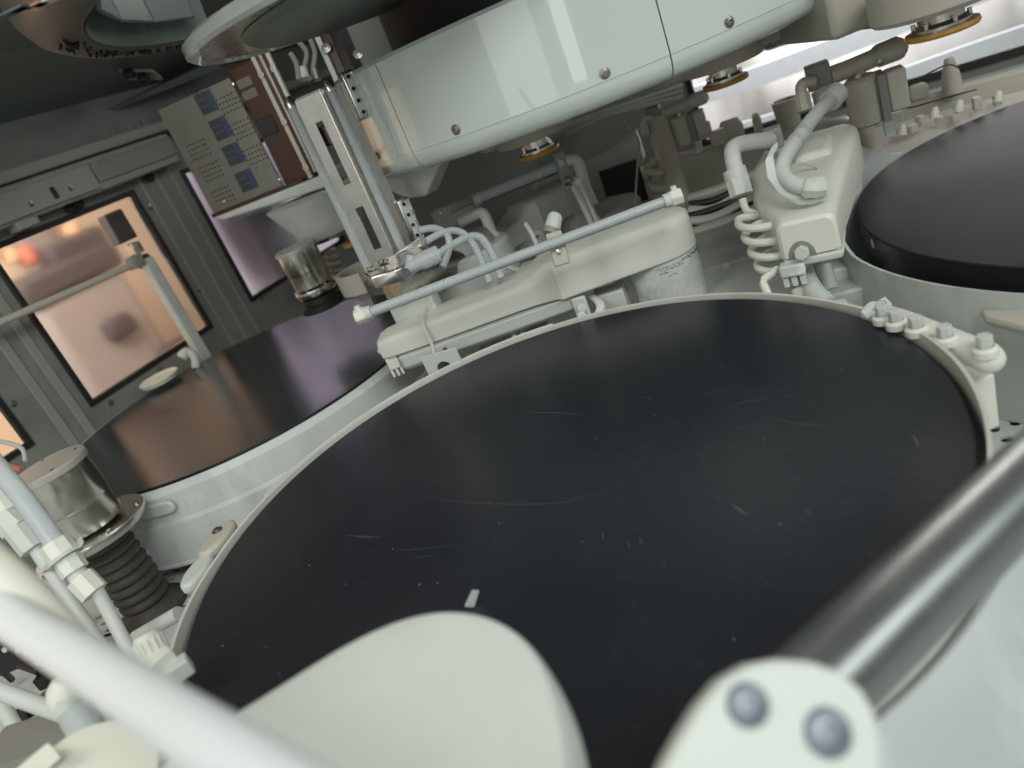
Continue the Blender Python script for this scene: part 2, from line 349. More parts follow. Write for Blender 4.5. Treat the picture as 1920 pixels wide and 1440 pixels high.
# rooms seen through the windows
struct('outer_floor', quad_slab([(-4.2, .2), (-1.8, .2), (.1, 3.0), (2.0, 2.5), (4.5, 1.4), (4.5, 5), (-4.2, 5.5)], -.92, -.9), M_ROOMW)
struct('warm_room_wall', MB().box((4.2, .04, 2.6), fl, (1.1, -1.75, .35)), M_ROOMW)
struct('violet_room_wall', MB().box((1.7, .04, 2.6), fl, (3.06, -1.02, .35)), M_ROOMV)
struct('room_partition', MB().loft([[L(a_, z_, y_) for a_, y_ in ((1.352, -.022), (1.366, -.022), (2.215, -1.02), (2.19, -1.02))] for z_ in (-.9, 1.6)]), M_ROOMW)
def wl3(px, py, off):
    d = ray(px, py); k = (-1.62 + off) / (d.x * NL.x + d.y * NL.y); return CAM + d * k
def roompt(px, py, off):
    p = wl3(px, py, off); return p.dot(NB), p.z
struct('warm_room_ceiling', MB().prism([(q.x, q.y) for q in (L(-1.1, 0, -.03), L(1.33, 0, -.03), L(2.4, 0, -1.05), L(3.2, 0, -1.05), L(3.2, 0, -1.8), L(-1.1, 0, -1.8))], 1.64, 1.68), M_ROOMW)
cart = thing('service_cart', 'blurred grey cart with a pale cover outside the large window', 'cart', L(1.3, -.9, -.8))
def rbox(n, x0, y0, x1, y1, off, dep, m, par, bev=.01):
    a0, za = roompt(x0, y0, off); a1, zb = roompt(x1, y1, off)
    return obj(n, MB().box((abs(a1 - a0), dep, abs(za - zb)), fl, ((a0 + a1) / 2, off - dep / 2, (za + zb) / 2)), m, par, bev)
a0, z0 = roompt(45, 555, -.8); a1, z1 = roompt(205, 480, -.8)
ca0, ca1, ctz = a0, a1 + .05, (z0 + z1) / 2
obj('top_tray', MB().box((ca1 - ca0, .4, .09), fl, ((ca0 + ca1) / 2, -1.0, ctz)), M_CART, cart, .02)
obj('monitor', MB().box((.24, .10, .10), fl, (ca0 + .33, -.95, ctz + .06)), M_CART, cart, .02)
obj('cover', MB().box((ca1 - ca0 - .03, .36, .55), fl, ((ca0 + ca1) / 2, -1.0, ctz - .33)), M_CARTL, cart, .03)
for da, dz, sx, szz in ((.22, -.22, .11, .08), (.36, -.40, .13, .09), (.14, -.48, .10, .08)):
    obj('pouch', MB().box((sx, .05, szz), fl, (ca0 + da, -.80, ctz + dz)), M_CART, cart, .02)
for i, (da, dz, r, m_) in enumerate(((.10, .16, .035, M_ORANGE), (.15, .12, .03, M_ORANGE), (.20, .10, .038, M_RED), (.40, .12, .032, M_ORANGE))):
    obj('knob', MB().lathe([(0, -r), (r * .8, -r * .7), (r, 0), (r * .8, r * .7), (0, r)], T(*L(ca0 + da, ctz + dz, -1.0)), 14), m_, cart)
pil = tag(obj('wall_cabinet', MB().box((.14, .1, 1.9), fl, (ca1 + .22, -1.6, .2)), M_CARTL, bev=.01), 'pale upright cabinet standing behind the blurred cart', 'cabinet')
dk = thing('sensor_unit', 'dark boxy sensor hanging in the top corner of the large window', 'sensor', L(1.22, .38, -.05))
obj('body', MB().box((.055, .03, .075), fl, (1.225, -.055, .345)), M_CART, dk, .004); obj('clamp', MB().box((.028, .03, .03), fl, (1.232, -.05, .285)), M_STEELG, dk, .003); obj('knuckle', MB().box((.035, .026, .03), fl, (1.236, -.05, .25)), M_CART, dk, .006)
for i, (a, z, r) in enumerate(((2.42, .55, .12), (2.62, .58, .10), (2.50, .20, .09))):
    tag(obj('storage_drum', MB().lathe([(0, -.3), (r, -.28), (r, .1), (r * .8, .14), (0, .15)], T(*L(a, z - .1, -.84)), 16), M_NAVY), ['dark blue drum seen dimly through the violet window', 'tall dark drum beside another beyond the violet window', 'lower dark drum beneath the others beyond the violet window'][i], 'drum', 'drums beyond the violet window')
# white draped sheet and floor beyond the back window
rings = []
for k in range(61):
    b = -1.2 + k * 4.0 / 60; row = []
    for j in range(9):
        z = -.9 + j * .3; row.append(BK(b, z, -(.95 + .05 * sin(b * 9 + j * .6) + .03 * sin(b * 23 + j))))
    rings.append(row)
tag(obj('white_sheet', MB().loft(rings, closed=False), M_CURT), 'white hanging sheet glowing behind the back window', 'sheet')
for k, (z, t) in enumerate(((-.26, .10), (-.05, .07))):
    tag(obj('grey_rail', MB().loft([[BK(b, z + .02 * sin(b * 3), -.8), BK(b, z + t + .02 * sin(b * 3), -.8), BK(b, z + t + .02 * sin(b * 3), -.83), BK(b, z + .02 * sin(b * 3), -.83)] for b in [-1.0 + .2 * i for i in range(18)]]), M_BAND), ['lower grey band behind the back window', 'upper thin grey band behind the back window'][k], 'band')
tag(obj('dark_chest', MB().box((.34, .2, .11), FB, (-.20, -.5, .135)), M_NAVY, bev=.03), 'dark blue shape behind the back window near the amber flange', 'chest')

# ------------------------------------------------------------------ platens and splash guards
LABP = ['large black polishing pad filling the middle, ringed by a white guard', 'black polishing pad beneath the side windows with brown reflections', 'black polishing pad cut off by the frame edge with a tall scuffed rim']
plat = []
for i, c in enumerate((C1, C2, C3)):
    t = thing('polishing_platen', LABP[i], 'polishing pad', (c[0], c[1], -.165), 'polishing platens of the machine')
    m = T(c[0], c[1], 0)
    obj('pad', MB().lathe([(0, 0), (.3785, 0), (.380, -.0012), (.380, -.004)], m, 160), M_PADS[i], t)
    obj('platen_disc', MB().lathe([(.37, -.004), (.379, -.0045), (.379, -.042), (.36, -.046), (0, -.046)], m, 120), M_PADSIDE, t)
    obj('spindle', MB().lathe([(.11, -.046), (.11, -.165)], m, 32), M_STEELG, t); plat.append(t)
# marks on the near pad
def strip(mb, pts, wd, z):
    P = [G(x, y, z) for x, y in pts]; n = len(P); L_, R_ = [], []
    for i in range(n):
        t = (P[min(i + 1, n - 1)] - P[max(i - 1, 0)]).normalized(); s = V((-t.y, t.x, 0)); e = sin(pi * (i + .3) / (n - .4)) * wd / 2
        L_.append(mb.bm.verts.new(P[i] + s * e)); R_.append(mb.bm.verts.new(P[i] - s * e))
    for i in range(n - 1): mb.face((L_[i], L_[i + 1], R_[i + 1], R_[i]))
S = MB()
def z3(l, ox, oy): return [(ox + x / 3, oy + y / 3) for x, y in l]
for l, wd in ((z3([(420, 880), (520, 885), (620, 898), (700, 905), (850, 912), (1000, 918), (1120, 915), (1220, 908), (1280, 905), (1310, 885), (1380, 868), (1440, 855), (1540, 850)], 640, 640), .0007),
              (z3([(1020, 404), (1100, 402), (1180, 400), (1290, 408), (1360, 415)], 640, 640), .0010), (z3([(520, 672), (600, 695), (700, 708), (830, 715)], 1280, 560), .0009), (z3([(275, 1155), (320, 1188), (370, 1225)], 1280, 560), .0016),
              (z3([(680, 420), (700, 416), (720, 412)], 1280, 560), .0013), (z3([(300, 590), (380, 575), (490, 565)], 1280, 560), .0009), (z3([(1290, 765), (1310, 790), (1330, 835)], 1280, 560), .0016), (z3([(690, 1180), (710, 1205), (735, 1225)], 1280, 560), .0010),
              (z3([(1680, 1105), (1690, 1140)], 640, 640), .0014), (z3([(1470, 1080), (1474, 1110)], 640, 640), .0014), (z3([(1615, 1130), (1622, 1160)], 640, 640), .0010), (z3([(30, 1090), (120, 1100), (215, 1100)], 640, 640), .0010), (z3([(410, 1215), (510, 1205)], 640, 640), .0009), (z3([(300, 1180), (420, 1168), (660, 1148)], 640, 640), .0006)):
    strip(S, l, wd, .0003)
rs = random.Random(5)
for _ in range(190):
    a = rs.uniform(0, 2 * pi); r = .37 * sqrt(rs.uniform(.02, 1)); x, y = C1[0] + r * cos(a), C1[1] + r * sin(a)
    px, py, k = PXY((x, y, 0))
    if _ % 2: x, y = C1[0] + abs(x - C1[0]) * rs.choice((1, 1, 1, -1)), y; px, py, k = PXY((x, y, 0))
    ln = rs.uniform(4, 26); th = rs.choice((.1, -.15, .35, -.5, 1.1)) + rs.uniform(-.15, .15)
    strip(S, [(px + ln * t * cos(th), py + ln * t * sin(th) + 2 * sin(t * 2)) for t in (-.5, -.2, .1, .5)], rs.uniform(.0002, .0005), .0003)
for _ in range(230):
    px, py = rs.gauss(1500, 190), rs.gauss(850, 110); q = G(px, py, 0)
    if (q.x - C1[0]) ** 2 + (q.y - C1[1]) ** 2 > .365 ** 2: continue
    ln = rs.uniform(5, 34); th = rs.choice((.05, .12, -.12, -.3, .6)) + rs.uniform(-.1, .1)
    strip(S, [(px + ln * t * cos(th), py + ln * t * sin(th) + 1.5 * sin(t * 2)) for t in (-.5, -.2, .1, .5)], rs.uniform(.00015, .0004), .0003)
obj('scratches', S, M_SCR, plat[0], kind='stuff')
S = MB()
for _ in range(60):
    a = rs.uniform(0, 2 * pi); r = .372 * sqrt(rs.uniform(0, 1)); q = rs.choice((.0003, .0003, .0004, .0005))
    S.lathe([(q, 0), (q * .6, q * .5), (0, q * .6)], T(C1[0] + r * cos(a), C1[1] + r * sin(a), .0001), 6)
for px, py, q in ((787, 1096, .0014), (648, 1096, .0010), (1040, 842, .0009), (1110, 853, .0008), (700, 1033, .0008), (1463, 983, .0012), (895, 1170, .0006), (417, 1211, .0013), (580, 1060, .0010)):
    q *= .5; S.lathe([(q, 0), (q * .7, q * .4), (0, q * .5)], T(*G(px, py, .0001)), 7)
obj('dust_specks', S, M_DUST, plat[0], kind='stuff')
# side hole and scuffs on the edge of the platen cut by the frame
p = CY(1636, 457, C3, .3795); n = (p - V((C3[0], C3[1], p.z))).normalized()
obj('edge_hole', MB().lathe([(0, .0006), (.0062, .0006), (.0066, 0)], fr(p, (0, 0, 1), n), 16), M_DUST, plat[2])
p = G(295, 772, 0)
S = MB(); strip(S, [(290, 778), (300, 773), (312, 771), (322, 768), (332, 763)], .004, .0004); obj('edge_nick', S, M_DARK, plat[1])

def ang(p, c): return atan2(p[1] - c[1], p[0] - c[0])
g1 = thing('splash_guard', 'thin white guard ring standing around the large middle pad', 'guard ring', (C1[0], C1[1], -.165), 'splash guards around the platens')
m1 = T(C1[0], C1[1], 0)
obj('guard_ring', MB().lathe([(.3865, -.14), (.3868, .0030), (.3900, .0038), (.3915, -.14)], m1, 160, closed=True, zf=lambda a: .009 * max(0, min(1, (-sin(a) + .25) / .6))), M_IVORY, g1)
a0, a1 = ang(G(1037, 622), C1), ang(G(500, 935), C1)
obj('trim_strip', MB().lathe([(.3918, -.02), (.3918, .0045), (.3940, .0053), (.3945, -.02)], m1, 60, a0, a1, closed=True), M_IVORY, g1, .001)
a0, a1 = ang(G(1690, 1440), C1), ang(G(1880, 980), C1)
obj('inner_lip', MB().lathe([(.392, -.01), (.392, .004), (.4035, .003), (.4035, -.01)], m1, 40, a0 - .35, a1 + .1, closed=True), M_IVORY, g1)
obj('skirt', MB().lathe([(.4075, -.03), (.408, .006), (.412, .008), (.438, -.012), (.462, -.06), (.470, -.15), (.466, -.15), (.458, -.062), (.438, -.03)], m1, 40, a0 - .35, a1 + .1, closed=True), M_SKIRT, g1)
for px, py, rr, zz, m_ in ((404, 1004, .018, -.001, M_BEIGE), (366, 1066, .016, -.006, M_GREYW)):
    p = G(px, py, zz); t = V((-(p.y - C1[1]), p.x - C1[0], 0))
    e = obj('mount_ear', MB().prism([(rr * 1.9 * cos(a), rr * .95 * sin(a)) for a in [2 * pi * k / 20 for k in range(20)]], -.014, 0, fr(p, t)), m_, g1, .005, 3)
    if m_ is M_BEIGE: bolt(G(407, 994, zz + .001), (0, 0, 1), .0045, e)
p = G(885, 1122, .006)
clip = tag(obj('plastic_clip', MB().loft([[p + (Rt * x + Up * y) * .0007 + V((0, 0, z)) for x, y in ((-8, -11), (3, -11), (9, 8), (1, 8))] for z in (0, .0025)]), M_TUBE, bev=.0008), 'small clear plastic clip lying on the large pad', 'clip')
for q in ((-10, -14, 2, 12), (4, -14, 12, 12), (2, 12, 12, 12)): pass

g2 = thing('splash_guard', 'wide pale guard wall around the pad beneath the windows', 'guard ring', (C2[0], C2[1], -.165), 'splash guards around the platens')
m2 = T(C2[0], C2[1], 0)
obj('guard_ring', MB().lathe([(.3835, -.05), (.3835, -.003), (.388, -.002), (.397, -.012), (.3985, -.055), (.404, -.06), (.405, -.125), (.408, -.127), (.408, -.131), (.400, -.131), (.398, -.06)], m2, 140, closed=True), M_SHIELD, g2)
a = ang(CY(272, 962, C2, .40), C2); z = CY(272, 962, C2, .40).z
for k in (0,):
    p = V((C2[0] + .401 * cos(a), C2[1] + .401 * sin(a), z)); nn = V((cos(a), sin(a), 0))
    obj('raised_rib', MB().prism([(x + (.045 if s > 0 else -.045), y) for s in (1, -1) for x, y in [(.011 * cos(b + (0 if s > 0 else pi)), .011 * sin(b + (0 if s > 0 else pi))) for b in [-pi / 2 + pi * j / 8 for j in range(9)]]], -.004, .004, fr(p, V((-sin(a), cos(a), 0)), nn)), M_SHIELD, g2, .003)
p = CY(274, 1035, C2, .4055); a = ang(p, C2)
obj('dried_residue', MB().tube(spl([p + V((0, 0, dz)) + V((-sin(a), cos(a), 0)) * dx for dx, dz in ((.002, .02), (-.003, .008), (.001, -.002), (-.004, -.012), (-.012, -.016))]), .0022, 6), M_CREAM, g2)

g3 = thing('splash_guard', 'tall blue grey guard wall around the pad cut by the frame', 'guard ring', (C3[0], C3[1], -.165), 'splash guards around the platens')
m3 = T(C3[0], C3[1], 0)
def rim3(a):
    d = math.degrees(a) % 360
    if d > 180: return -.012 if d < 300 else -.012
    if d >= 171: return -.012
    t = min(1, (171 - d) / 22, max(0, (d - 105) / 22)); return -.012 + .065 * t * t * (3 - 2 * t)
seg = 140; A, Bv = [], []
cols = []
for k in range(seg + 1):
    a = 2 * pi * k / seg; zt = rim3(a)
    prof = [(.414, -.16), (.412, -.05), (.412, zt), (.4165, zt + .001), (.418, -.05), (.422, -.09), (.428, -.16)]
    cols.append([V((C3[0] + r * cos(a), C3[1] + r * sin(a), z)) for r, z in prof])
mbx = MB(); mbx.loft([c for c in cols], cap=False); obj('guard_ring', mbx, M_SHIELD, g3)
p0 = CY(1832, 588, C3, .425); a = ang(p0, C3)
fin = [V((C3[0] + r * cos(a + da), C3[1] + r * sin(a + da), z)) for da, r, z in ((0, .42, p0.z + .004), (.36, .42, p0.z + .012), (.36, .475, p0.z + .006), (.30, .48, p0.z + .003), (.03, .432, p0.z))]
obj('handle_fin', MB().loft([[q for q in fin], [q - V((0, 0, .009)) for q in fin]]), M_BEIGE, g3, .003)

# perforated drain plates in the deck
for i, (px, py, rot) in enumerate(((1880, 775, .3), (300, 1092, .1))):
    p = G(px, py, -.1605); f = fr(p, Rt)
    gt = thing('drain_grate', ['perforated drain plate under the spray manifold', 'dim perforated drain plate below the bellows side guard'][i], 'drain', p, 'perforated drain plates')
    obj('plate', MB().perf(.20, .20, 9, 9, .0062, .004, f), M_GREYW, gt); obj('well', MB().box((.2, .2, .001), f, (0, 0, -.0042)), M_DARK, gt)

# ------------------------------------------------------------------ spray manifold beside the near pad
mz = -.004
mp = [G(x + 2, y - 6, mz) for x, y in ((1632, 594), (1690, 612), (1745, 634), (1800, 656), (1850, 678))]
man = thing('spray_manifold', 'cream pipe with five capped nozzles beside the large pad', 'manifold', mp[-1] - V((0, 0, .14)))
path = spl(mp, 6); d = (path[-1] - path[-2]).normalized()
rr = [.0135] * len(path); path += [path[-1] + d * x for x in (.005, .009, .012, .0133)]; rr += [.0126, .0104, .0066, .0015]
obj('pipe', MB().tube(path, rr, 20), M_WHITE, man)
for px, py in ((1655, 592), (1680, 602), (1718, 614), (1772, 632), (1847, 652)):
    p = G(px + 1, py + 5, mz + .011)
    nz = obj('nozzle', MB().lathe([(.0105, -.004), (.0105, .002), (.0085, .004), (.0072, .0045)], T(*p), 18), M_WHITE, man)
    obj('cap', MB().prism([(.0068 * cos(a) * (1 if k % 2 else .86), .0068 * sin(a) * (1 if k % 2 else .86)) for k, a in enumerate([2 * pi * k / 12 for k in range(12)])], .003, .015, T(*p)), M_FROST, nz, .0008)
p = G(1822, 700, -.035); f = fr(p, d)
obj('bracket', MB().prism([(-.016, 0), (.014, 0), (.013, -.058), (-.010, -.072), (-.014, -.05)], -.012, .012, fr(p, d, V(d).cross(V((0, 0, 1))))), M_WHITE, man, .002)
obj('bracket_step', MB().box((.012, .02, .03), f, (.004, .004, -.045)), M_WHITE, man, .002)
pl = thing('maker_plate', 'small grey tag with an oval mark behind the nozzles', 'plate', G(1640, 580, .0))
f = fr(G(1643, 580, .006), G(1665, 566, .006) - G(1615, 590, .006), (-.15, -.55, .8))
f = f @ T(0, 0, .003) @ Matrix.Scale(.66, 4)
obj('tag_plate', MB().box((.044, .018, .002), f), M_SHIELD, pl, .0006)
obj('oval_mark', MB().lathe([(.0058, .0013), (.0066, .0013)], f @ T(.008, .001, 0) @ Matrix.Diagonal((1.5, .85, 1, 1)), 24), M_SIGN, pl)
for k in range(5): obj('letter', MB().box((.0013, .0026, .0002), f, (.0035 + k * .0022, .001 + .0003 * (k % 2), .0014)), M_SIGN, pl)
for k in range(2): obj('small_print', MB().box((.0035, .0007, .0002), f, (-.006, -.001 + k * .002, .0014)), M_SIGN, pl)

# ------------------------------------------------------------------ carousel with its glossy cover
car = thing('carousel', 'large round glossy pale green cover hanging above the pads', 'carousel', (CC[0], CC[1], .27))
mc = T(CC[0], CC[1], 0)
def cang(px, py): return ang(CY(px, py, CC, .437), CC)
s1 = cang(735, 195); s2 = cang(1246, 60)
prof = [(.395, .2685), (.416, .2695), (.426, .2735), (.4325, .281), (.4355, .291), (.4358, .2985), (.437, .2990), (.437, .424), (.433, .429), (.425, .429), (.425, .32), (.41, .29), (.395, .28)]
gap = .0022
for a0, a1 in ((s1 - 2.2, s1 - gap), (s1 + gap, s2 - gap), (s2 + gap, s2 + 2.0)):
    obj('cover_panel', MB().lathe(prof, mc, max(12, int((a1 - a0) * 50)), a0, a1, closed=True), M_PANEL, car)
obj('base_disc', MB().lathe([(0, .272), (.415, .272), (.415, .30), (0, .30)], mc, 72), M_WALL2, car)
obj('hub', MB().lathe([(.30, .30), (.30, .70)], mc, 48), M_BLACK, car)
obj('inner_ring', MB().lathe([(.423, .31), (.423, .418), (.30, .418)], mc, 72), M_BLACK, car)
for px, py in ((855, 243), (1134, 137), (1367, 41), (708, 293)):
    p = CY(px, py, CC, .437); n = V((p.x - CC[0], p.y - CC[1], 0)).normalized()
    bolt(p, n, .0050, car)
obj('grip_strip', MB().tube([CY(722, 228, CC, .4385), CY(745, 292, CC, .4385)], .0012, 6), M_PANEL, car)
# dark machinery above the cover
up = thing('upper_frame', 'dark grey plate and fittings above the glossy cover', 'frame', D(650, 60, 1.5))
obj('plate', MB().box((.07, .01, .34), fr(D(672, 20, 1.42), (.97, -.2, 0))), M_WALL, up, .003)
obj('back_plate', MB().box((.45, .01, .34), fr(D(800, -30, 1.62), (.97, -.2, 0))), M_BLACK, up)
for px, py in ((611, 90), (671, 101)):
    bolt(D(px, py, 1.38), -Fw, .006, up)
obj('strip', MB().box((.016, .006, .10), fr(D(628, 105, 1.40), (.97, -.2, 0))), M_BROWN, up, .001)
obj('strip', MB().box((.010, .006, .10), fr(D(614, 112, 1.395), (.97, -.2, 0))), M_GREYW, up, .001)
for k, pts in enumerate((((560, 78), (575, 100), (570, 135), (585, 150)), ((575, 60), (590, 95), (588, 130), (596, 150)), ((545, 100), (556, 120), (560, 150)))):
    obj('hose', MB().tube(spl([D(x, y, 1.42 - .01 * k) for x, y in pts]), .005, 8), M_WALL2, up)
obj('coupling', MB().cyl(D(566, 128, 1.41), D(572, 148, 1.41), .010, 12), M_GREYW, up)
obj('coupling', MB().cyl(D(590, 132, 1.40), D(596, 150, 1.40), .008, 12), M_STEELG, up)

# spindle housings hanging under the carousel
def housing(label, ctr, ringpx, zr, boxes, rr):
    p = G(ringpx[0], ringpx[1], zr); t = thing('spindle_housing', label, 'spindle', (p.x, p.y, zr), 'spindle housings under the carousel')
    for (x0, y0, x1, y1, d0, h, dep) in boxes:
        a, b = D(x0, y0, d0), D(x1, y1, d0); b.z = a.z; f = fr((a + b) / 2, b - a)
        obj('housing', MB().box(((b - a).length, dep, h), f, (0, dep / 2, h / 2)), M_HOUS, t, .008, 2)
    obj('ring', MB().lathe([(rr * .55, -.004), (rr * .96, -.005), (rr, -.002), (rr * .97, .002), (rr * .55, .002)], T(p.x, p.y, zr), 36, closed=True), M_YEL, t)
    obj('flange', MB().lathe([(rr * .8, .002), (rr * .8, .006), (rr * .62, .010), (rr * .62, .03)], T(p.x, p.y, zr), 28), M_STEELG, t)
    for k in range(6):
        a = k * pi / 3 + .4; obj('bolt', MB().cyl((p.x + rr * .72 * cos(a), p.y + rr * .72 * sin(a), zr + .002), (p.x + rr * .72 * cos(a), p.y + rr * .72 * sin(a), zr + .013), .0028, 8), M_STEEL, t)
    obj('cover_disc', MB().lathe([(rr * .5, .024), (rr * 1.75, .024), (rr * 1.85, .029), (rr * 1.85, .068)], T(p.x, p.y, zr), 40), M_HOUS, t)
    return t
housing('pale housing with an amber ring above the middle hose arm', None, (1010, 284), .212, [(905, 292, 1125, 205, 1.22, .05, .16)], .036)
housing('pale housing with an amber ring below the cover rim near the window', None, (1360, 152), .212, [(1245, 166, 1420, 98, 1.12, .06, .14), (1424, 92, 1482, 66, 1.12, .045, .10)], .036)
housing('big grey housing with an amber ring at the top frame edge', None, (1766, 52), .212, [(1565, 78, 1830, 8, .98, .12, .2), (1750, 40, 1990, -60, 1.0, .1, .2)], .041)
hb = tag(obj('stepped_block', MB().prism([(-.052, .042), (.045, .048), (.052, .012), (.012, -.028), (-.022, -.022), (-.05, .005)], -.03, .05, fr(D(790, 335, 1.25), (.93, -.36, 0), (-.25, -.93, .1))), M_GREYW, bev=.004), 'grey faceted block tucked under the cover beside the steel bracket', 'block')

# ------------------------------------------------------------------ perforated head unit at the upper left
pu = thing('head_control_unit', 'upright perforated plate with four blue labels hanging before the windows', 'control unit', D(470, 380, 1.56))
ex = V((.955, -.295, 0)).normalized(); ey = V((-ex.y * -1, 0, 0))
O = D(405, 398, 1.56)                          # lower left corner of the plate
fp = fr(O, ex, ex.cross(V((0, 0, 1))))          # x across, y up, z towards the viewer
def upx(px, py):                               # photo pixel on the plate's plane -> plate coordinates
    nrm = (fp.to_3x3() @ V((0, 0, 1))); d = ray(px, py); k = (O - CAM).dot(nrm) / d.dot(nrm); q = fp.inverted() @ (CAM + d * k); return q.x, q.y
W1, _ = upx(529, 345); _, H1 = upx(438, 142); WL_ = upx(335, 205)[0]
pz = .004
x0 = -.005
obj('plate', MB().box((W1 - x0, H1, .004), fp, ((W1 + x0) / 2, H1 / 2, 0)), M_PERF, pu, .0008)
for px, py, r_ in ((437, 158, 0), (524, 337, 0), (420, 378, 0)):
    x, y = upx(px, py); bolt(fp @ V((x, y, .002)), fp.to_3x3() @ V((0, 0, 1)), .0022, pu, 'screw', M_STEEL)
for (px, py), (qx, qy) in (((383, 194), (0, 0)), ((410, 243), (0, 0)), ((434, 291), (0, 0)), ((458, 340), (0, 0))):
    x, y = upx(px, py)
    obj('dark_label', MB().box((.026, .040, .0005), fp, (x - .0, y, .0024)), M_NAVY, pu)
    obj('blue_label', MB().box((.013, .040, .0005), fp, (x + .0198, y, .0024)), M_BLUE, pu)
    for k in range(2): obj('label_line', MB().box((.022, .0007, .0003), fp, (x, y - .006 + k * .013, .0028)), M_PERF, pu)
def hgroup(px, py, nx, ny):
    x, y = upx(px, py); h = MB()
    for i in range(nx):
        for j in range(ny): h.lathe([(0, .0024), (.0020, .0024), (.0021, .0020)], fp @ T(x + (i - nx / 2) * .0082, y + (j - ny / 2) * .0095, 0), 6)
    obj('vent_holes', h, M_DARK, pu, kind='stuff')
for px, py in ((432, 187), (456, 236), (480, 284), (374, 275), (398, 316), (420, 362)): hgroup(px, py, 6, 4)
for k in range(6):
    x, y = upx(482 + (k // 3) * 16, 314 + (k % 3) * 5 - (k // 3) * 6); obj('small_print', MB().box((.008 - .001 * (k % 3), .0009, .0002), fp, (x, y, .0022)), M_SIGN, pu)
# transparent brown side box with ringed screws
W2, _ = upx(588, 322)
side = obj('side_box', MB().box((W2 - W1 - .002, H1 + .02, .05), fp, ((W1 + W2) / 2 + .002, H1 / 2 + .004, -.03)), M_BROWN, pu, .003)
for r0 in range(4):
    for k in range(9): obj('vent_slit', MB().box((.0016, .016, .0008), fp, (W1 + .008 + k * .0035, H1 - .018 - r0 * .022 - (.045 if r0 > 1 else 0), -.0046)), M_NAVY if r0 > 1 else M_WALL2, side)
obj('dark_module', MB().box((.036, .034, .004), fp, (W1 + .026, H1 * .52, -.004)), M_BLACK, pu, .001)
fx = W2 + .001
for k, (dx, m_, wd) in enumerate(((-.010, M_BEIGE, .010), (-.002, M_BROWN, .007), (.006, M_BEIGE, .006), (.014, M_BROWN, .010), (.022, M_GREYW, .007))):
    obj('frame_strip', MB().box((wd, H1 + .05 - .004 * k, .010), fp, (fx + dx, H1 / 2 + .018 + .002 * k, .001 + .0015 * k)), m_, pu, .0015)
for px, py in ((494, 139), (517, 127), (537, 227), (577, 312), (600, 305)):
    x, y = upx(px, py); obj('ring_screw', MB().lathe([(.0015, .010), (.0032, .010), (.0040, .012), (.0058, .012), (.0060, .006)], fp @ T(x, y, 0), 16), M_STEEL, pu)
xs, xe = upx(410, 396)[0], W2 + .02
obj('bottom_frame', MB().box((W1 + .055 - x0, .007, .03), fp, ((x0 + W1 + .045) / 2, -.004, -.008)), M_BROWN, pu, .0015)
obj('base_tray', MB().loft([[fp @ V((x, y, z)) for x, y in ((-.002, -.008), (W2 + .03, -.008), (W2 + .028, -.034), (.012, -.020))] for z in (.012, -.14)]), M_GREYW, pu, .004)
p = D(606, 398, 1.52)
obj('head_cone', MB().lathe([(.0, .02), (.105, .02), (.09, -.01), (.076, -.035), (.072, -.058), (.068, -.062), (0, -.062)], T(p.x, p.y, p.z + .02), 48), M_GREYW, pu)
obj('cone_ring', MB().lathe([(.0, -.064), (.060, -.064), (.058, -.070), (0, -.072)], T(p.x, p.y, p.z + .02), 40), M_STEELG, pu)
obj('amber_seal', MB().lathe([(.012, .0), (.022, .0), (.022, -.008), (.012, -.008)], T(*D(660, 451, 1.5)), 20, closed=True), M_YEL, pu)
obj('coil_hose', MB().tube([D(616, 470, 1.5) + V((.012 * cos(t), .012 * sin(t), -t * .0024)) for t in [k * .35 for k in range(80)]], .0038, 7), M_BEIGE, pu)

# steel motor hanging above the pad beneath the windows
def motor(name, label, c, r, zt, zb, fl_r, group=None):
    t = thing(name, label, 'motor', (c[0], c[1], zb), group); m = T(c[0], c[1], 0); h = zt - zb
    obj('top_cap', MB().lathe([(0, zt), (r * .97, zt), (r * 1.03, zt - r * .05), (r * 1.03, zt - r * .20), (r * .98, zt - r * .22)], m, 48), M_SATIN, t)
    obj('barrel', MB().lathe([(r * .98, zt - r * .22), (r * .98, zb + h * .42), (r * .955, zb + h * .40), (r * .94, zb + h * .38), (r * .94, zb + h * .05), (r * .7, zb)], m, 56), M_STEEL, t)
    for k in range(4):
        a = k * pi / 2 + .6; obj('screw', MB().lathe([(0, .0004), (r * .055, .0004), (r * .06, -.002)], T(c[0] + r * .8 * cos(a), c[1] + r * .8 * sin(a), zt), 10), M_DARK, t)
    obj('flange', MB().lathe([(r * .5, zb), (fl_r, zb), (fl_r * 1.02, zb - .004), (fl_r, zb - .009), (fl_r * .95, zb - .014), (r * .5, zb - .014)], m, 56), M_STEEL, t)
    for k in range(6):
        a = k * pi / 3 + .25; obj('flange_screw', MB().lathe([(0, .003), (r * .075, .003), (r * .09, -.001)], T(c[0] + fl_r * .88 * cos(a), c[1] + fl_r * .88 * sin(a), zb), 10), M_BOLT, t)
    return t
pm = D(556, 470, 1.42)
zt = zrow(pm.x, pm.y, 462); zb = zrow(pm.x, pm.y, 536)
mt = motor('spindle_motor', 'small polished steel motor over the pad beneath the violet window', pm, .040, zt, zb, .042)
obj('lower_ring', MB().lathe([(.02, zb - .014), (.036, zb - .018), (.036, zb - .030), (.044, zb - .033), (.044, zb - .045), (.02, zb - .05)], T(pm.x, pm.y, 0), 40), M_BLACK, mt)
pbm = D(655, 545, 1.5)
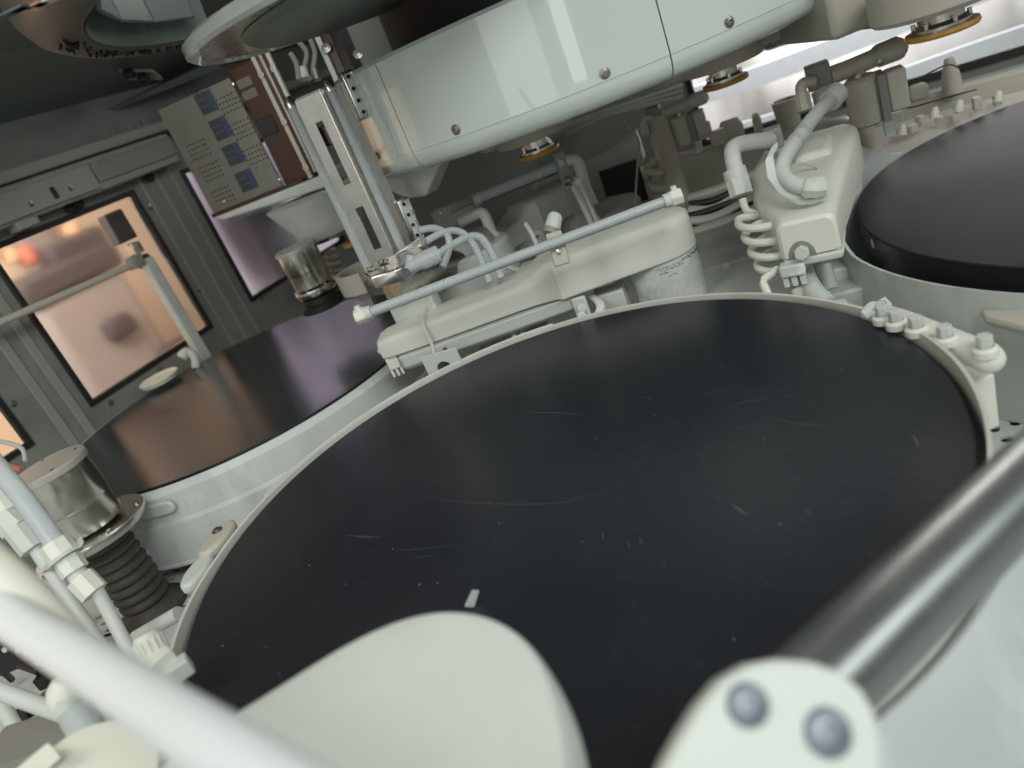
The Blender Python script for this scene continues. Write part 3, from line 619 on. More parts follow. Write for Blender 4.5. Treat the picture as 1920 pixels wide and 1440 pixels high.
tag(obj('motor_bridge', MB().loft([[V((q.x, q.y, 0)) + V((x, y, z)) for x, y, z in ((0, -.03, q.z - .015), (0, .03, q.z - .015), (0, .03, q.z + .015), (0, -.03, q.z + .015))] for q in (D(585, 548, 1.52), D(640, 530, 1.5), D(700, 560, 1.45))]), M_BEIGE, bev=.006), 'pinkish support arm joining the small motor to the middle column', 'arm')
tag(obj('curved_collar', MB().lathe([(.05, -.02), (.06, -.02), (.06, .02), (.05, .02)], T(*D(690, 515, 1.42)), 36, 1.5, 4.6, closed=True), M_BEIGE, bev=.002), 'pinkish curved collar behind the foot of the steel bracket', 'collar')

# big hollow casing and disc at the top left corner
pc = V((.06, 1.055, .55))
dome = thing('ceiling_casing', 'dull bronze curved casing at the top left corner', 'casing', (-.30, 1.2, .55))
md = T(pc.x, pc.y, 0); ca0 = ang(G(430, 52, .55), pc); ca1 = ca0 + 2.3
obj('shell', MB().lathe([(.355, .60), (.357, .556), (.362, .551), (.372, .550), (.392, .553), (.408, .563), (.417, .580), (.420, .61), (.420, .69)], md, 60, ca0, ca1), M_BRONZE, dome)
obj('inner_wall', MB().lathe([(.356, .555), (.350, .60), (.350, .69)], md, 60, ca0, ca1), M_CEIL, dome)
for k in range(4):
    a_ = ca0 + .25 + .27 * k; q = V((pc.x + .330 * cos(a_), pc.y + .330 * sin(a_), .625)); obj('inner_plate', MB().box((.085, .006, .10), fr(q, (-sin(a_), cos(a_), 0))), M_CEIL, dome, .002)
pins = MB()
for _ in range(64):
    t_ = rs.random(); a_ = ca0 + .1 + 1.0 * t_; r = .362 + (.006 + .022 * max(0, t_ - .45) * 2) * rs.random(); q = V((pc.x + r * cos(a_), pc.y + r * sin(a_), .5512))
    pins.cyl(q, q + V((.003 * rs.uniform(-1, 1), -.005, -.004)), .0016, 6)
obj('drops', pins, M_BLACK, dome, kind='stuff')
for px, py, m_, w_ in ((22, 24, M_BLUE, .030), (40, 18, M_GREYW, .012), (86, 4, M_GREYW, .03), (74, 8, M_RED, .010)):
    q = CY(px, py, pc, .4215, False); n_ = V((q.x - pc.x, q.y - pc.y, 0)).normalized()
    q = G(px, py, .549); obj('sticker', MB().box((w_, .016, .001), fr(q, Rt, (0, 0, -1))), m_, dome)
pd = V((.038, 1.064, .5)); disc = thing('overhead_disc', 'pale rimmed disc with a dark recessed cup near the top', 'disc', (pd.x, pd.y, .5)); mdd = T(pd.x, pd.y, 0)
obj('rim', MB().lathe([(.236, .501), (.248, .498), (.2535, .502), (.2535, .512), (.248, .516), (.236, .516)], mdd, 96, closed=True), M_PANEL, disc)
obj('plate', MB().lathe([(0, .503), (.237, .502)], mdd, 72), M_STEELG, disc)
qc = V((.10, 1.070, 0)); rc = (G(470, 55, .5) - V((qc.x, qc.y, .5))).length
obj('cup', MB().lathe([(rc + .004, .5015), (rc, .496), (rc - .006, .492), (0, .488)], T(qc.x, qc.y, 0), 64), M_CEIL, disc)
br = thing('ceiling_bracket', 'small pale bracket with dark clips under the bronze casing', 'bracket', D(262, 145, 1.7))
obj('plate', MB().box((.08, .006, .05), fr(D(265, 140, 1.7), Rt, -Fw)), M_WALL2, br, .002)
for px, py in ((243, 137), (270, 146)): obj('clip', MB().box((.026, .02, .018), fr(D(px, py, 1.68), Rt, -Fw)), M_BLACK, br, .005)

# ------------------------------------------------------------------ conditioner arms
def rrect(yc, hw, zb, zt, r, n=4):
    out = []; r = min(r, hw * .98, (zt - zb) * .49)
    for cx, cz, a0, rr in ((yc + hw - r, zt - r, 0, r), (yc - hw + r, zt - r, pi / 2, r), (yc - hw + .004, zb + .004, pi, .004), (yc + hw - .004, zb + .004, 3 * pi / 2, .004)):
        for k in range(n + 1): out.append((cx + rr * cos(a0 + pi / 2 * k / n), cz + rr * sin(a0 + pi / 2 * k / n)))
    return out
def arm(name, label, root, tip, sections, ped_r, ped_z, pmat, group=None, amat=None):
    root, tip = V(root), V(tip); f = fr((root[0], root[1], 0), V((tip[0] - root[0], tip[1] - root[1], 0)))
    t = thing(name, label, 'arm', (root[0], root[1], -.165), group)
    rings = [[f @ V((x, y, z)) for y, z in rrect(yc, hw, zb, zt, r)] for x, yc, hw, zb, zt, r in sections]
    obj('housing', MB().loft(rings), amat or M_WHITE, t, ang=30)
    obj('pedestal', MB().lathe([(ped_r, ped_z), (ped_r, -.165)], T(root[0], root[1], 0), 48), pmat, t)
    return t, f
def armsec(Lx, zb=.033, zt=.092, k=1.0):
    s = []
    for j in range(1, 7):
        t = pi / 2 * j / 6; s.append((-.055 * k * cos(t), 0, .055 * k * sin(t) + .002, zb, zt - .012 * (1 - sin(t)), .016))
    s += [(.10 * k, 0, .056 * k, zb, zt, .018), (.160 * k, 0, .056 * k, zb, zt - .001, .018), (.166 * k, -.003, .053 * k, zb + .001, zt - .002, .018), (.20 * k, -.005, .045 * k, zb + .001, zt - .016, .016), (.225 * k, -.005, .043 * k, zb + .001, zt - .020, .011), (Lx * .85, -.004, .037 * k, zb, zt - .024, .010), (Lx * .97, -.003, .033 * k, zb, zt - .027, .010), (Lx * .995, -.003, .030 * k, zb + .001, zt - .030, .012), (Lx, -.003, .024 * k, zb + .006, zt - .036, .010)]
    return s
ROOT, TIP = (.283, 1.067), (-.168, 1.132)
LA = (V(TIP) - V(ROOT)).length
a1t, fa = arm('conditioner_arm', 'long cream arm with a zip tie parked behind the large pad', ROOT, TIP, armsec(LA), .053, .034, M_WORN, 'conditioner arms')
obj('drip_tray', MB().loft([[fa @ V((x, y, z)) for y, z in ((-.030, .031), (.036 + dy, .031), (.034 + dy, .012), (.024 + dy, .004), (-.02, .006))] for x, dy in ((.135, .0), (.15, .010), (.25, .009), (.35, .006), (.425, .002), (.43, -.004))]), M_FROST, a1t, .002)
tipb = obj('spray_tip', MB().box((.020, .030, .022), fa, (LA - .012, .008, .022)), M_WHITE, a1t, .002)
for k in range(3): obj('tooth', MB().box((.0045, .022, .016), fa, (LA - .020 + k * .008, .010, .006)), M_WHITE, tipb, .001)
obj('tip_knob', MB().cyl(fa @ V((LA - .004, .012, .045)), fa @ V((LA + .004, .012, .044)), .0045, 12), M_GREYW, a1t)
lp = [(-.043, .030), (-.043, .068), (-.030, .0735), (0, .0735), (.028, .072), (.039, .060), (.041, .03), (.040, .012), (.02, .006), (-.03, .008), (-.043, .030)]
obj('zip_tie', MB().tube(spl([fa @ V((LA - .085 + (.006 if z < .03 else 0), y, z)) for y, z in lp], 4), .0028, 6), M_WHITE, a1t)
# worn line at the pedestal joint
cr = MB()
rc_ = random.Random(9)
for z0, t0, t1 in ((.026, 4.15, 5.9), (.022, 4.3, 5.0), (.018, 4.25, 4.6), (.012, 4.5, 4.75), (.028, 5.0, 5.7)):
    n_ = int((t1 - t0) * 22); cr.tube([V((ROOT[0] + .0533 * cos(t), ROOT[1] + .0533 * sin(t), z0 + rc_.uniform(-.0018, .0018))) for t in [t0 + (t1 - t0) * j / n_ for j in range(n_ + 1)]], [rc_.uniform(.0001, .0006) for _ in range(n_ + 1)], 5)
obj('residue_cracks', cr, M_SIGN, a1t, kind='stuff')
# pale plates and fittings seen between the arm and the guard ring
pb = thing('mount_plate', 'pale slotted plate below the tip of the long cream arm', 'plate', G(832, 692, -.02))
q0 = G(832, 684, .004); fm = fr(q0, (.93, -.36, 0), (-.36, -.93, 0))
po = [(-.034, -.05), (-.030, .02), (.028, .02), (.034, -.05)]
def arch(mb, m, w, h0, h1, sw, sh, th):
    o = [(-w, h0), (-sw, h0)] + [(-sw * cos(a), sh - sw + sw * sin(a)) for a in [pi * k / 10 for k in range(11)]] + [(sw, h0), (w, h0), (w, h1), (-w, h1)]
    mb.prism(o, -th / 2, th / 2, m); return mb
obj('slotted_plate', arch(MB(), fm, .030, -.06, .022, .012, .006, .004), M_SHIELD, pb, .001)
obj('steel_rib', MB().box((.006, .003, .06), fm @ Matrix.Rotation(-pi / 2, 4, 'X'), (.004, .02, -.01)), M_STEELG, pb)
obj('back_box', MB().box((.12, .03, .10), fr(G(950, 652, -.02) + V((.02, .08, -.02)), (.93, -.36, 0))), M_BEIGE, pb, .004)
for k, px in enumerate((962, 978)): obj('feed_tube', MB().tube([D(px, 600, 1.16), D(px + 3, 640, 1.14)], .0045, 10), M_WHITE, pb)
sb = thing('hose_clamp', 'grey bolted clamp with looped cream hoses under the long arm', 'clamp', G(1090, 600, 0))
obj('plate', MB().box((.022, .008, .05), fr(D(1093, 585, 1.10), (.93, -.36, 0))), M_SHIELD, sb, .003)
for dy in (578, 592): bolt(D(1091, dy, 1.09), -Fw, .0042, sb, 'bolt', M_GREYW)
for k in range(2): obj('looped_hose', MB().tube(spl([D(1105 + 6 * k, 555, 1.12), D(1122 + 6 * k, 570, 1.1), D(1120 + 5 * k, 588, 1.09), D(1104 + 4 * k, 600, 1.1)]), .0045, 9), M_WHITE, sb)
obj('side_block', MB().box((.05, .04, .06), fr(D(1150, 575, 1.14), (.93, -.36, 0))), M_GREYW, sb, .003)

# clear rinse rod above the arm
A, B_ = D(682, 590, 1.01), D(1262, 372, .955)
rod = thing('rinse_rod', 'long clear spray rod with white end caps above the cream arm', 'spray rod', (A + B_) / 2)
dr = (B_ - A).normalized()
obj('tube', MB().tube([A, B_], .0072, 16), M_TUBE, rod)
obj('bore', MB().tube([A + V((0, 0, .0001)), B_], .0034, 10), M_GREYW, rod)
for e, s in ((A, -1), (B_, 1)):
    c = obj('end_cap', MB().prism([(.0115 * cos(a), .0115 * sin(a)) for a in [pi / 3 * k + .3 for k in range(6)]], 0, .016, fr(e - dr * s * .004, (0, 0, 1), dr * s)), M_WHITE, rod, .002)
    obj('collar', MB().cyl(e - dr * s * .012, e - dr * s * .002, .0095, 16), M_GREYW, rod)
    obj('lock_screw', MB().cyl(e + dr * s * .004, e + dr * s * .004 + V((0, 0, .015)), .004, 10), M_WHITE, rod)
mid = A.lerp(B_, .63)
obj('strap', MB().box((.022, .006, .045), fr(D(1046, 466, .985), (.93, -.36, 0), (.1, .2, 1))), M_BEIGE, rod, .002)
obj('mid_cap', MB().tube([D(1034, 434, 1.01), D(1041, 406, 1.01), D(1043, 400, 1.01)], [.0115, .0105, .007], 14), M_FROST, rod)
obj('mid_ring', MB().tube([D(1033, 438, 1.01), D(1036, 428, 1.01)], .0128, 14), M_WALL2, rod)
for k in range(2): bolt(D(1047, 458 + 14 * k, .98), (-.36, -.93, .2), .0022, rod, 'rivet', M_STEEL)

# ------------------------------------------------------------------ upright stainless slider bracket
xy = D(668, 320, 1.10); cx, cy = xy.x, xy.y
zt, zb = zrow(cx, cy, 170), zrow(cx, cy, 488); H = zt - zb
sbk = thing('slider_bracket', 'upright stainless steel slotted bracket between two clear tubes', 'bracket', (cx, cy, zb))
eL, eR = V((-.93, .37, 0)).normalized(), V((.86, .51, 0)).normalized()
def slotplate(o, e, wd, slots, th=.0025):        # vertical sheet with real slots, from o along e, z from zb to zt
    mb = MB(); f = fr(o, e, e.cross(V((0, 0, 1)))); ys = [0.0]
    # split into horizontal bands: full bands and bands with a slot
    for (x0, x1, z0, z1) in sorted(slots, key=lambda s: s[2]):
        mb.box((wd, z0 - ys[-1], th), f, (wd / 2, (z0 + ys[-1]) / 2, 0))
        mb.box((x0, z1 - z0, th), f, (x0 / 2, (z0 + z1) / 2, 0)); mb.box((wd - x1, z1 - z0, th), f, ((wd + x1) / 2, (z0 + z1) / 2, 0)); ys.append(z1)
    mb.box((wd, H - ys[-1], th), f, (wd / 2, (H + ys[-1]) / 2, 0)); return mb
o = V((cx, cy, zb))
obj('side_plate', slotplate(o, eL, .046, [(.014, .028, H * .10, H * .36), (.016, .028, H * .50, H * .86)]), M_STEELG, sbk)
obj('edge_plate', slotplate(o, eR, .040, [(.010, .022, H * .12, H * .30), (.010, .022, H * .44, H * .92)]), M_STEELG, sbk)
obj('edge_bead', MB().tube([o + V((0, -.001, 0)), o + V((0, -.001, H))], .0022, 10), M_BRIGHT, sbk)
obj('top_plate', MB().prism([(0, 0), (-.04, .018), (.0, .05), (.045, .028)], H, H + .003, fr(o)), M_STEELG, sbk, .0008)
obj('inner_block', MB().box((.02, .02, .03), fr(o + eL * .022 + V((0, .02, H * .78)), eL)), M_COPPER, sbk, .003)
for e_, d_, pxs in ((eL, .052, None), (eR, .024, None)):
    q = o + e_ * d_ + (V((-.006, -.012, 0)) if e_ is eR else V((0, 0, 0)))
    obj('clear_tube', MB().tube([q + V((0, 0, -.012)), q + V((0, 0, H - .006))], .0072, 14), M_TUBE, sbk)
    obj('tube_cap', MB().tube([q + V((0, 0, H - .006)), q + V((0, 0, H + .002)), q + V((0, 0, H + .010))], [.009, .009, .004], 14), M_STEEL, sbk)
    obj('tube_collar', MB().tube([q + V((0, 0, -.022)), q + V((0, 0, -.006))], .0105, 14), M_GREYW, sbk)
for zz in (H * .78, H * .0 + .012):
    q = o + eR * .050 + V((0, -.004, zz)); f = fr(q, eR)
    rl = obj('linear_rail', MB().box((.022, .012, .070), f, (0, 0, .035)), M_STEELG, sbk, .004)
    obj('rail_bed', MB().box((.014, .003, .058), f, (0, -.007, .035)), M_PANEL, rl, .001)
    for k in range(4):
        obj('rail_screw', MB().cyl(f @ V((-.004, -.008, .010 + k * .017)), f @ V((-.004, -.011, .010 + k * .017)), .0028, 8), M_BLACK, rl)
        obj('rail_roller', MB().cyl(f @ V((.005, -.0085, .006 + k * .017)), f @ V((.005, -.0085, .015 + k * .017)), .0022, 8), M_STEEL, rl)
# foot of the bracket
_ft = [D(680, 512, 1.075), D(706, 490, 1.12), D(790, 474, 1.13), D(808, 490, 1.09), D(752, 528, 1.065), D(700, 534, 1.065)]
for q_ in _ft: q_.z = (q_.z + _ft[0].z * 2) / 3
foot = obj('foot_tray', MB().loft([_ft, [q_ - V((0, 0, .020)) for q_ in _ft]]), M_STEELG, sbk, .003)
for k in range(4):
    q = V((_ft[0].lerp(_ft[2], .12 + .1 * k)).to_tuple()) + V((0, -.004 * (k % 2), .001)); obj('foot_bolt', MB().lathe([(.004, 0), (.004, .003), (.002, .004), (0, .004)], T(*q), 8), M_STEEL, foot)
obj('lip_plate', MB().loft([[o + V((x, y, z)) for x, y, z in ((-.012, -.026, -.006), (.055, -.030, .0), (.055, -.030, .026), (-.010, -.026, .012))], [o + V((x, y, z)) for x, y, z in ((-.012, -.023, -.006), (.055, -.027, .0), (.055, -.027, .026), (-.010, -.023, .012))]]), M_STEELG, sbk, .001)
el = thing('tube_elbow', 'clear elbow fitting at the foot of the steel bracket', 'fitting', D(785, 488, 1.06))
obj('body', MB().tube(spl([D(766, 502, 1.06), D(790, 490, 1.06), D(822, 476, 1.065)], 5), [.010] * 2 + [.0105] * 3 + [.013] * 6, 14), M_TUBE, el)
obj('leg', MB().tube([D(768, 505, 1.06), D(772, 480, 1.06)], .008, 12), M_TUBE, el)
for nm, pts, lab, r in (('feed_hose', [(822, 476), (850, 458), (880, 444), (900, 445), (915, 462), (928, 488), (940, 520)], 'clear hose arching over from the elbow fitting to the cream arm', .0062),
                     ('feed_hose', [(800, 452), (822, 440), (850, 432), (872, 440), (890, 462), (908, 500), (918, 528)], 'clear hose looping behind another above the cream arm', .0055),
                     ('feed_hose', [(785, 432), (815, 428), (838, 440), (842, 465), (830, 500)], 'short clear hose curling behind the steel bracket rail', .0055)):
    tag(obj(nm, MB().tube(spl([D(x, y, 1.09 + .0009 * (x - 800) * .3) for x, y in pts], 6), r, 10), M_TUBE), lab, 'hose', 'clear hoses above the cream arm')
# grey drum column behind
cq = D(880, 520, 1.32)
colm = thing('drum_column', 'grey drum column standing behind the long cream arm', 'column', (cq.x, cq.y, -.165))
zt_ = zrow(cq.x, cq.y, 470)
obj('drum', MB().lathe([(0, zt_), (.085, zt_), (.092, zt_ - .006), (.092, -.165)], T(cq.x, cq.y, 0), 48), M_GREYW, colm)
obj('dark_lid', MB().lathe([(0, zt_ + .02), (.06, zt_ + .02), (.07, zt_ + .001)], T(cq.x, cq.y, 0), 40), M_WALL2, colm)
obj('duct', MB().tube(spl([D(735, 540, 1.17), D(800, 515, 1.21), D(880, 490, 1.28)], 6), .030, 20), M_STEELG, colm)
wb_ = thing('white_bracket', 'white block with a round hole between the rinse rod and arm', 'block', G(790, 600, .03))
fq = fr(D(785, 585, 1.2), (.9, -.42, 0), (-.42, -.9, 0))
obj('block', arch(MB(), fq, .040, -.05, .030, .012, -.012, .03), M_GREYW, wb_, .003)

# rear arm of the neighbouring station
r2, t2 = D(1065, 395, 1.50), D(915, 425, 1.36)
a2t, f2 = arm('conditioner_arm', 'cream arm further back with a white elbow at its tip', (r2.x, r2.y), (t2.x, t2.y), [(x, y, hw, zb, zt, r) for x, y, hw, zb, zt, r in armsec((V((t2.x, t2.y)) - V((r2.x, r2.y))).length + .02, .055, .118, .72)], .04, .056, M_GREYW, 'conditioner arms', M_GREYW)
r3p = thing('rinse_rod', 'dim clear spray rod with a white elbow behind the cover', 'spray rod', D(975, 340, 1.36))
obj('tube', MB().tube([D(893, 373, 1.36), D(1052, 308, 1.36)], .0105, 14), M_TUBE, r3p); obj('end_cap', MB().tube([D(888, 375, 1.36), D(900, 370, 1.36)], .012, 12), M_GREYW, r3p)
obj('under_rail', MB().tube([D(905, 378, 1.37), D(1045, 321, 1.37)], .003, 8), M_BLACK, r3p)
obj('elbow', MB().tube(spl([D(1046, 307, 1.35), D(1068, 300, 1.35), D(1082, 303, 1.35), D(1090, 322, 1.35), D(1096, 345, 1.35)], 5), .0105, 12), M_GREYW, r3p)
obj('nut', MB().tube([D(1086, 338, 1.35), D(1108, 388, 1.35)], .0155, 8), M_GREYW, r3p)
obj('hose', MB().tube(spl([D(1106, 385, 1.35), D(1114, 405, 1.35), D(1130, 425, 1.36)], 5), .006, 10), M_GREYW, r3p)
obj('upright', MB().box((.020, .005, .12), fr(D(1066, 345, 1.36), (.93, -.36, 0))), M_WALL2, r3p, .001)
for k in range(2): bolt(D(1064, 335 + 14 * k, 1.35), -Fw, .004, r3p)
e2 = thing('pipe_elbow', 'white pipe elbow rising beside the rear cream arm', 'pipe', D(920, 440, 1.3))
obj('pipe', MB().tube(spl([D(862, 418, 1.32), D(890, 404, 1.31), D(906, 400, 1.3), D(916, 420, 1.3), D(924, 445, 1.3), D(936, 485, 1.3)], 5), .010, 12), M_GREYW, e2)
obj('nut', MB().tube([D(922, 440, 1.3), D(940, 480, 1.3)], .014, 8), M_GREYW, e2)
obj('hose', MB().tube(spl([D(940, 480, 1.3), D(952, 500, 1.29), D(985, 512, 1.28)], 5), .006, 10), M_GREYW, e2)

# rear ring-shaped load cup band and wall trunking
lc = D(1060, 400, 1.85)
lcup = thing('load_cup', 'grey curved trough in the shade behind the rear arm', 'cup', (lc.x, lc.y, lc.z))
pts = [D(1000, 365, 1.7), D(1060, 340, 1.7), D(1120, 312, 1.68), D(1165, 285, 1.66), D(1196, 258, 1.64)]
obj('wall_band', MB().loft([[q + V((0, 0, -.055)), q + V((0, 0, .012)), q + V((.01, .02, .02)), q + V((.02, .05, -.05))] for q in spl(pts, 5)]), M_GREYW, lcup, .004)
obj('base', MB().box((.40, .2, .16), fr(D(1100, 430, 1.75), (.95, -.3, 0))), M_BEIGE, lcup, .01)
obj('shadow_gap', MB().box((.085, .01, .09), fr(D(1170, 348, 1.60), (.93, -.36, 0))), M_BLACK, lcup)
obj('trunk_pipe', MB().tube(spl([D(1130, 420, 1.55), D(1165, 395, 1.55), D(1196, 370, 1.55)], 5), .012, 12), M_GREYW, lcup)
for k in range(3): tag(obj('wall_cable', MB().tube(spl([D(980 + 40 * k, 268 - 8 * k, 1.95), D(1090 + 30 * k, 225 - 6 * k, 1.95), D(1280, 160 + 10 * k, 1.95)], 6), .006 - .001 * k, 8), M_WALL2), ['thick grey cable strung along the back wall', 'middle grey cable along the back wall', 'thin grey cable along the back wall'][k], 'cable', 'cables along the back wall')
tag(obj('thin_wire', MB().tube(spl([D(1170, 225, 1.5), D(1198, 265, 1.48), D(1196, 300, 1.47), D(1192, 360, 1.46), D(1190, 440, 1.46)], 6), .0022, 6), M_WIRE), 'thin pale wire dropping beside the rear post', 'wire')

# ------------------------------------------------------------------ arm, tubes and valves by the right-hand pad
R3, T3 = (.582, 1.118), (.402, .838)
L3 = (V(T3) - V(R3)).length
s3 = [(x, y, hw, zb, zt, r) for x, y, hw, zb, zt, r in armsec(.455, .028, .095, 1.0)]
s3 = [(x, -.014 * hw / .056, hw * 1.25, zb, zt, r) for x, y, hw, zb, zt, r in s3[:6]] + [(.06, -.018, .072, .028, .095, .018), (.12, -.022, .070, .028, .093, .018), (.20, -.018, .060, .028, .088, .018), (.27, -.010, .046, .028, .082, .014), (L3 - .02, -.003, .037, .028, .078, .013), (L3 - .004, -.002, .0345, .028, .076, .011), (L3, -.002, .030, .030, .072, .009)]
a3t, f3 = arm('conditioner_arm', 'cream arm pointing at the viewer beside the coiled hose', R3, T3, s3, .05, .03, M_GREYW, 'conditioner arms')
fe = f3 @ T(L3, 0, 0)
ny, nzz = -.012, .030
pts = [(ny + .016 * cos(a), nzz + .020 * sin(a)) for a in [pi * k / 12 for k in range(13)]]
obj('notch', MB().loft([[fe @ V((x, y, z)) for y, z in pts + [(ny - .016, .026), (ny + .016, .026)]] for x in (-.01, .0012)]), M_WALL2, a3t)
tp = obj('spray_tip', MB().box((.020, .030, .016), fe, (.004, ny - .014, .018)), M_WORN, a3t, .003)
obj('tip_nut', MB().prism([(.0095 * cos(a), .0095 * sin(a)) for a in [pi / 3 * k for k in range(6)]], 0, .012, fr(fe @ V((.002, ny + .001, .036)), (0, 0, 1), fe.to_3x3() @ V((1, 0, .2)))), M_FROST, a3t, .0015)
for k in range(3): obj('tooth', MB().box((.012, .007, .016), fe, (.004, ny - .024 + k * .010, .004)), M_WORN, tp, .001)
obj('drip_tray', MB().loft([[f3 @ V((x, y, z)) for y, z in ((-.036, .028), (.036, .028), (.032, .018), (-.032, .018))] for x in (.10, L3 + .004)]), M_SHIELD, a3t, .003)
obj('lid_rib', MB().loft([[f3 @ V((x, y, z)) for y, z in ((-.030, .08), (.030, .08), (.022, .102), (-.022, .102))] for x in (.03, .13)]), M_WHITE, a3t, .008, 3)
# riser and hoses below that arm
ri = thing('support_riser', 'ribbed flexible conduit and posts under the right-hand cream arm', 'conduit', G(1560, 570, -.10))
cp = spl([D(1505, 500, .96), D(1512, 525, .95), D(1528, 550, .93), D(1552, 572, .91)], 6)
obj('conduit', MB().tube(cp, .0125, 14), M_GREYW, ri)
for k in range(3, len(cp) - 2): obj('conduit_rib', MB().tube([cp[k] + (cp[k + 1] - cp[k]) * .1, cp[k] + (cp[k + 1] - cp[k]) * .5], .0134, 14), M_SHIELD, ri)
obj('foot', MB().box((.034, .024, .012), fr(D(1562, 578, .90), (.9, -.4, 0))), M_WORN, ri, .004); bolt(D(1561, 573, .895), (0, -.3, 1), .0042, ri, 'bolt', M_GREYW)
obj('strut', MB().tube([D(1478, 500, .97), D(1495, 565, .95)], .004, 6), M_SHIELD, ri); obj('strut_block', MB().box((.018, .02, .04), fr(D(1502, 560, .95), (.9, -.4, 0))), M_WHITE, ri, .003)
obj('drain_pipe', MB().tube([D(1544, 500, 1.0), D(1558, 545, .99)], .011, 14), M_GREYW, ri)
for k in range(3): obj('step_block', MB().box((.05, .05, .022), fr(D(1572 + 3 * k, 505 + 26 * k, 1.02), (.9, -.4, 0))), M_WHITE, ri, .003)
obj('tall_block', MB().box((.05, .05, .07), fr(D(1585, 578, 1.0), (.9, -.4, 0))), M_SHIELD, ri, .004)
# coiled hose
ch = thing('coiled_hose', 'cream coiled hose hanging left of the right-hand arm', 'hose', D(1445, 560, .97))
c0, c1 = D(1424, 405, .97), D(1472, 512, .97)
hel = []
for k in range(4 * 24 + 1):
    t = k / (4 * 24); a = 2 * pi * t * 4 + 2.2; hel.append(c0.lerp(c1, t) + V((.028 * cos(a), .028 * sin(a), 0)))
hel = [D(1392, 372, 1.02), D(1400, 395, 1.02), D(1424, 404, 1.01)] + hel + [D(1456, 506, .945), D(1432, 524, .94), D(1435, 540, .938), D(1448, 572, .935)]
obj('coil', MB().tube(spl(hel, 2), .0052, 9), M_WHITE, ch)
obj('foot_washer', MB().lathe([(.012, -.002), (.012, .004), (.007, .006), (0, .006)], T(*D(1448, 570, .938)), 16), M_FROST, ch)
ep = thing('pipe_elbow', 'frosted pipe elbow with a hex nut above the coiled hose', 'pipe', D(1388, 370, 1.02))
obj('pipe', MB().tube(spl([D(1444, 262, 1.08), D(1400, 268, 1.05), D(1376, 277, 1.03), D(1374, 296, 1.02), D(1382, 330, 1.02)], 6), .0112, 16), M_FROST, ep)
obj('collar', MB().tube([D(1376, 318, 1.02), D(1382, 336, 1.02)], .016, 16), M_FROST, ep)
obj('nut', MB().tube([D(1381, 332, 1.02), D(1391, 366, 1.02)], .0165, 8), M_GREYW, ep)
obj('coupler', MB().box((.026, .026, .03), fr(D(1450, 258, 1.09), (.9, -.4, 0))), M_WALL2, ep, .003)
# curved tube and blade lying on the arm
ct = thing('curved_spray_tube', 'curved white tube with a capped end over the right-hand arm', 'tube', D(1490, 330, .97))
cpts = [D(1562, 182, 1.08), D(1530, 215, 1.03), D(1494, 262, .98), D(1470, 300, .94), D(1468, 325, .925), D(1486, 344, .91), D(1512, 352, .90)]
obj('tube', MB().tube(spl(cpts, 6), .0098, 16), M_FROST, ct)
obj('end_cap', MB().tube([D(1506, 351, .898), D(1512, 352, .897), D(1534, 352, .892), D(1544, 351, .892)], [.0112, .0132, .0132, .0118], 8), M_GREYW, ct)
obj('top_fitting', MB().tube([D(1555, 190, 1.075), D(1572, 172, 1.08)], .016, 14), M_FROST, ct)
bl = [(1446, 276), (1434, 300), (1438, 332), (1462, 362), (1496, 377), (1522, 375), (1545, 366)]
ring = []
for (x, y), wdt in zip(bl, (16, 19, 21, 20, 17, 13, 8)):
    q = D(x, y, .925 - .0003 * (x - 1434)); n_ = (Rt * .7 + Up * .7) * (wdt / FPX); ring.append([q, q + n_, q + n_ - V((0, 0, .006)), q - V((0, 0, .006))])
obj('blade', MB().loft([[p_ for p_ in r_] for r_ in ring]), M_SHIELD, ct, .001)
obj('wire_loop', MB().tube(spl([D(1475, 318, .99), D(1500, 307, 1.0), D(1528, 312, 1.0), D(1545, 325, 1.0), D(1560, 326, 1.0)], 6), .0018, 6), M_WIRE, ct)
obj('wire_plug', MB().tube([D(1542, 322, 1.0), D(1566, 330, 1.0)], [.004, .0075], 10), M_GREYW, ct)
for k in range(2): obj('hose_band', MB().tube([D(1507 - 14 * k, 246 + 17 * k, .995 - .016 * k), D(1502 - 14 * k, 253 + 17 * k, .989 - .016 * k)], .0108, 14), M_TUBE, ct)
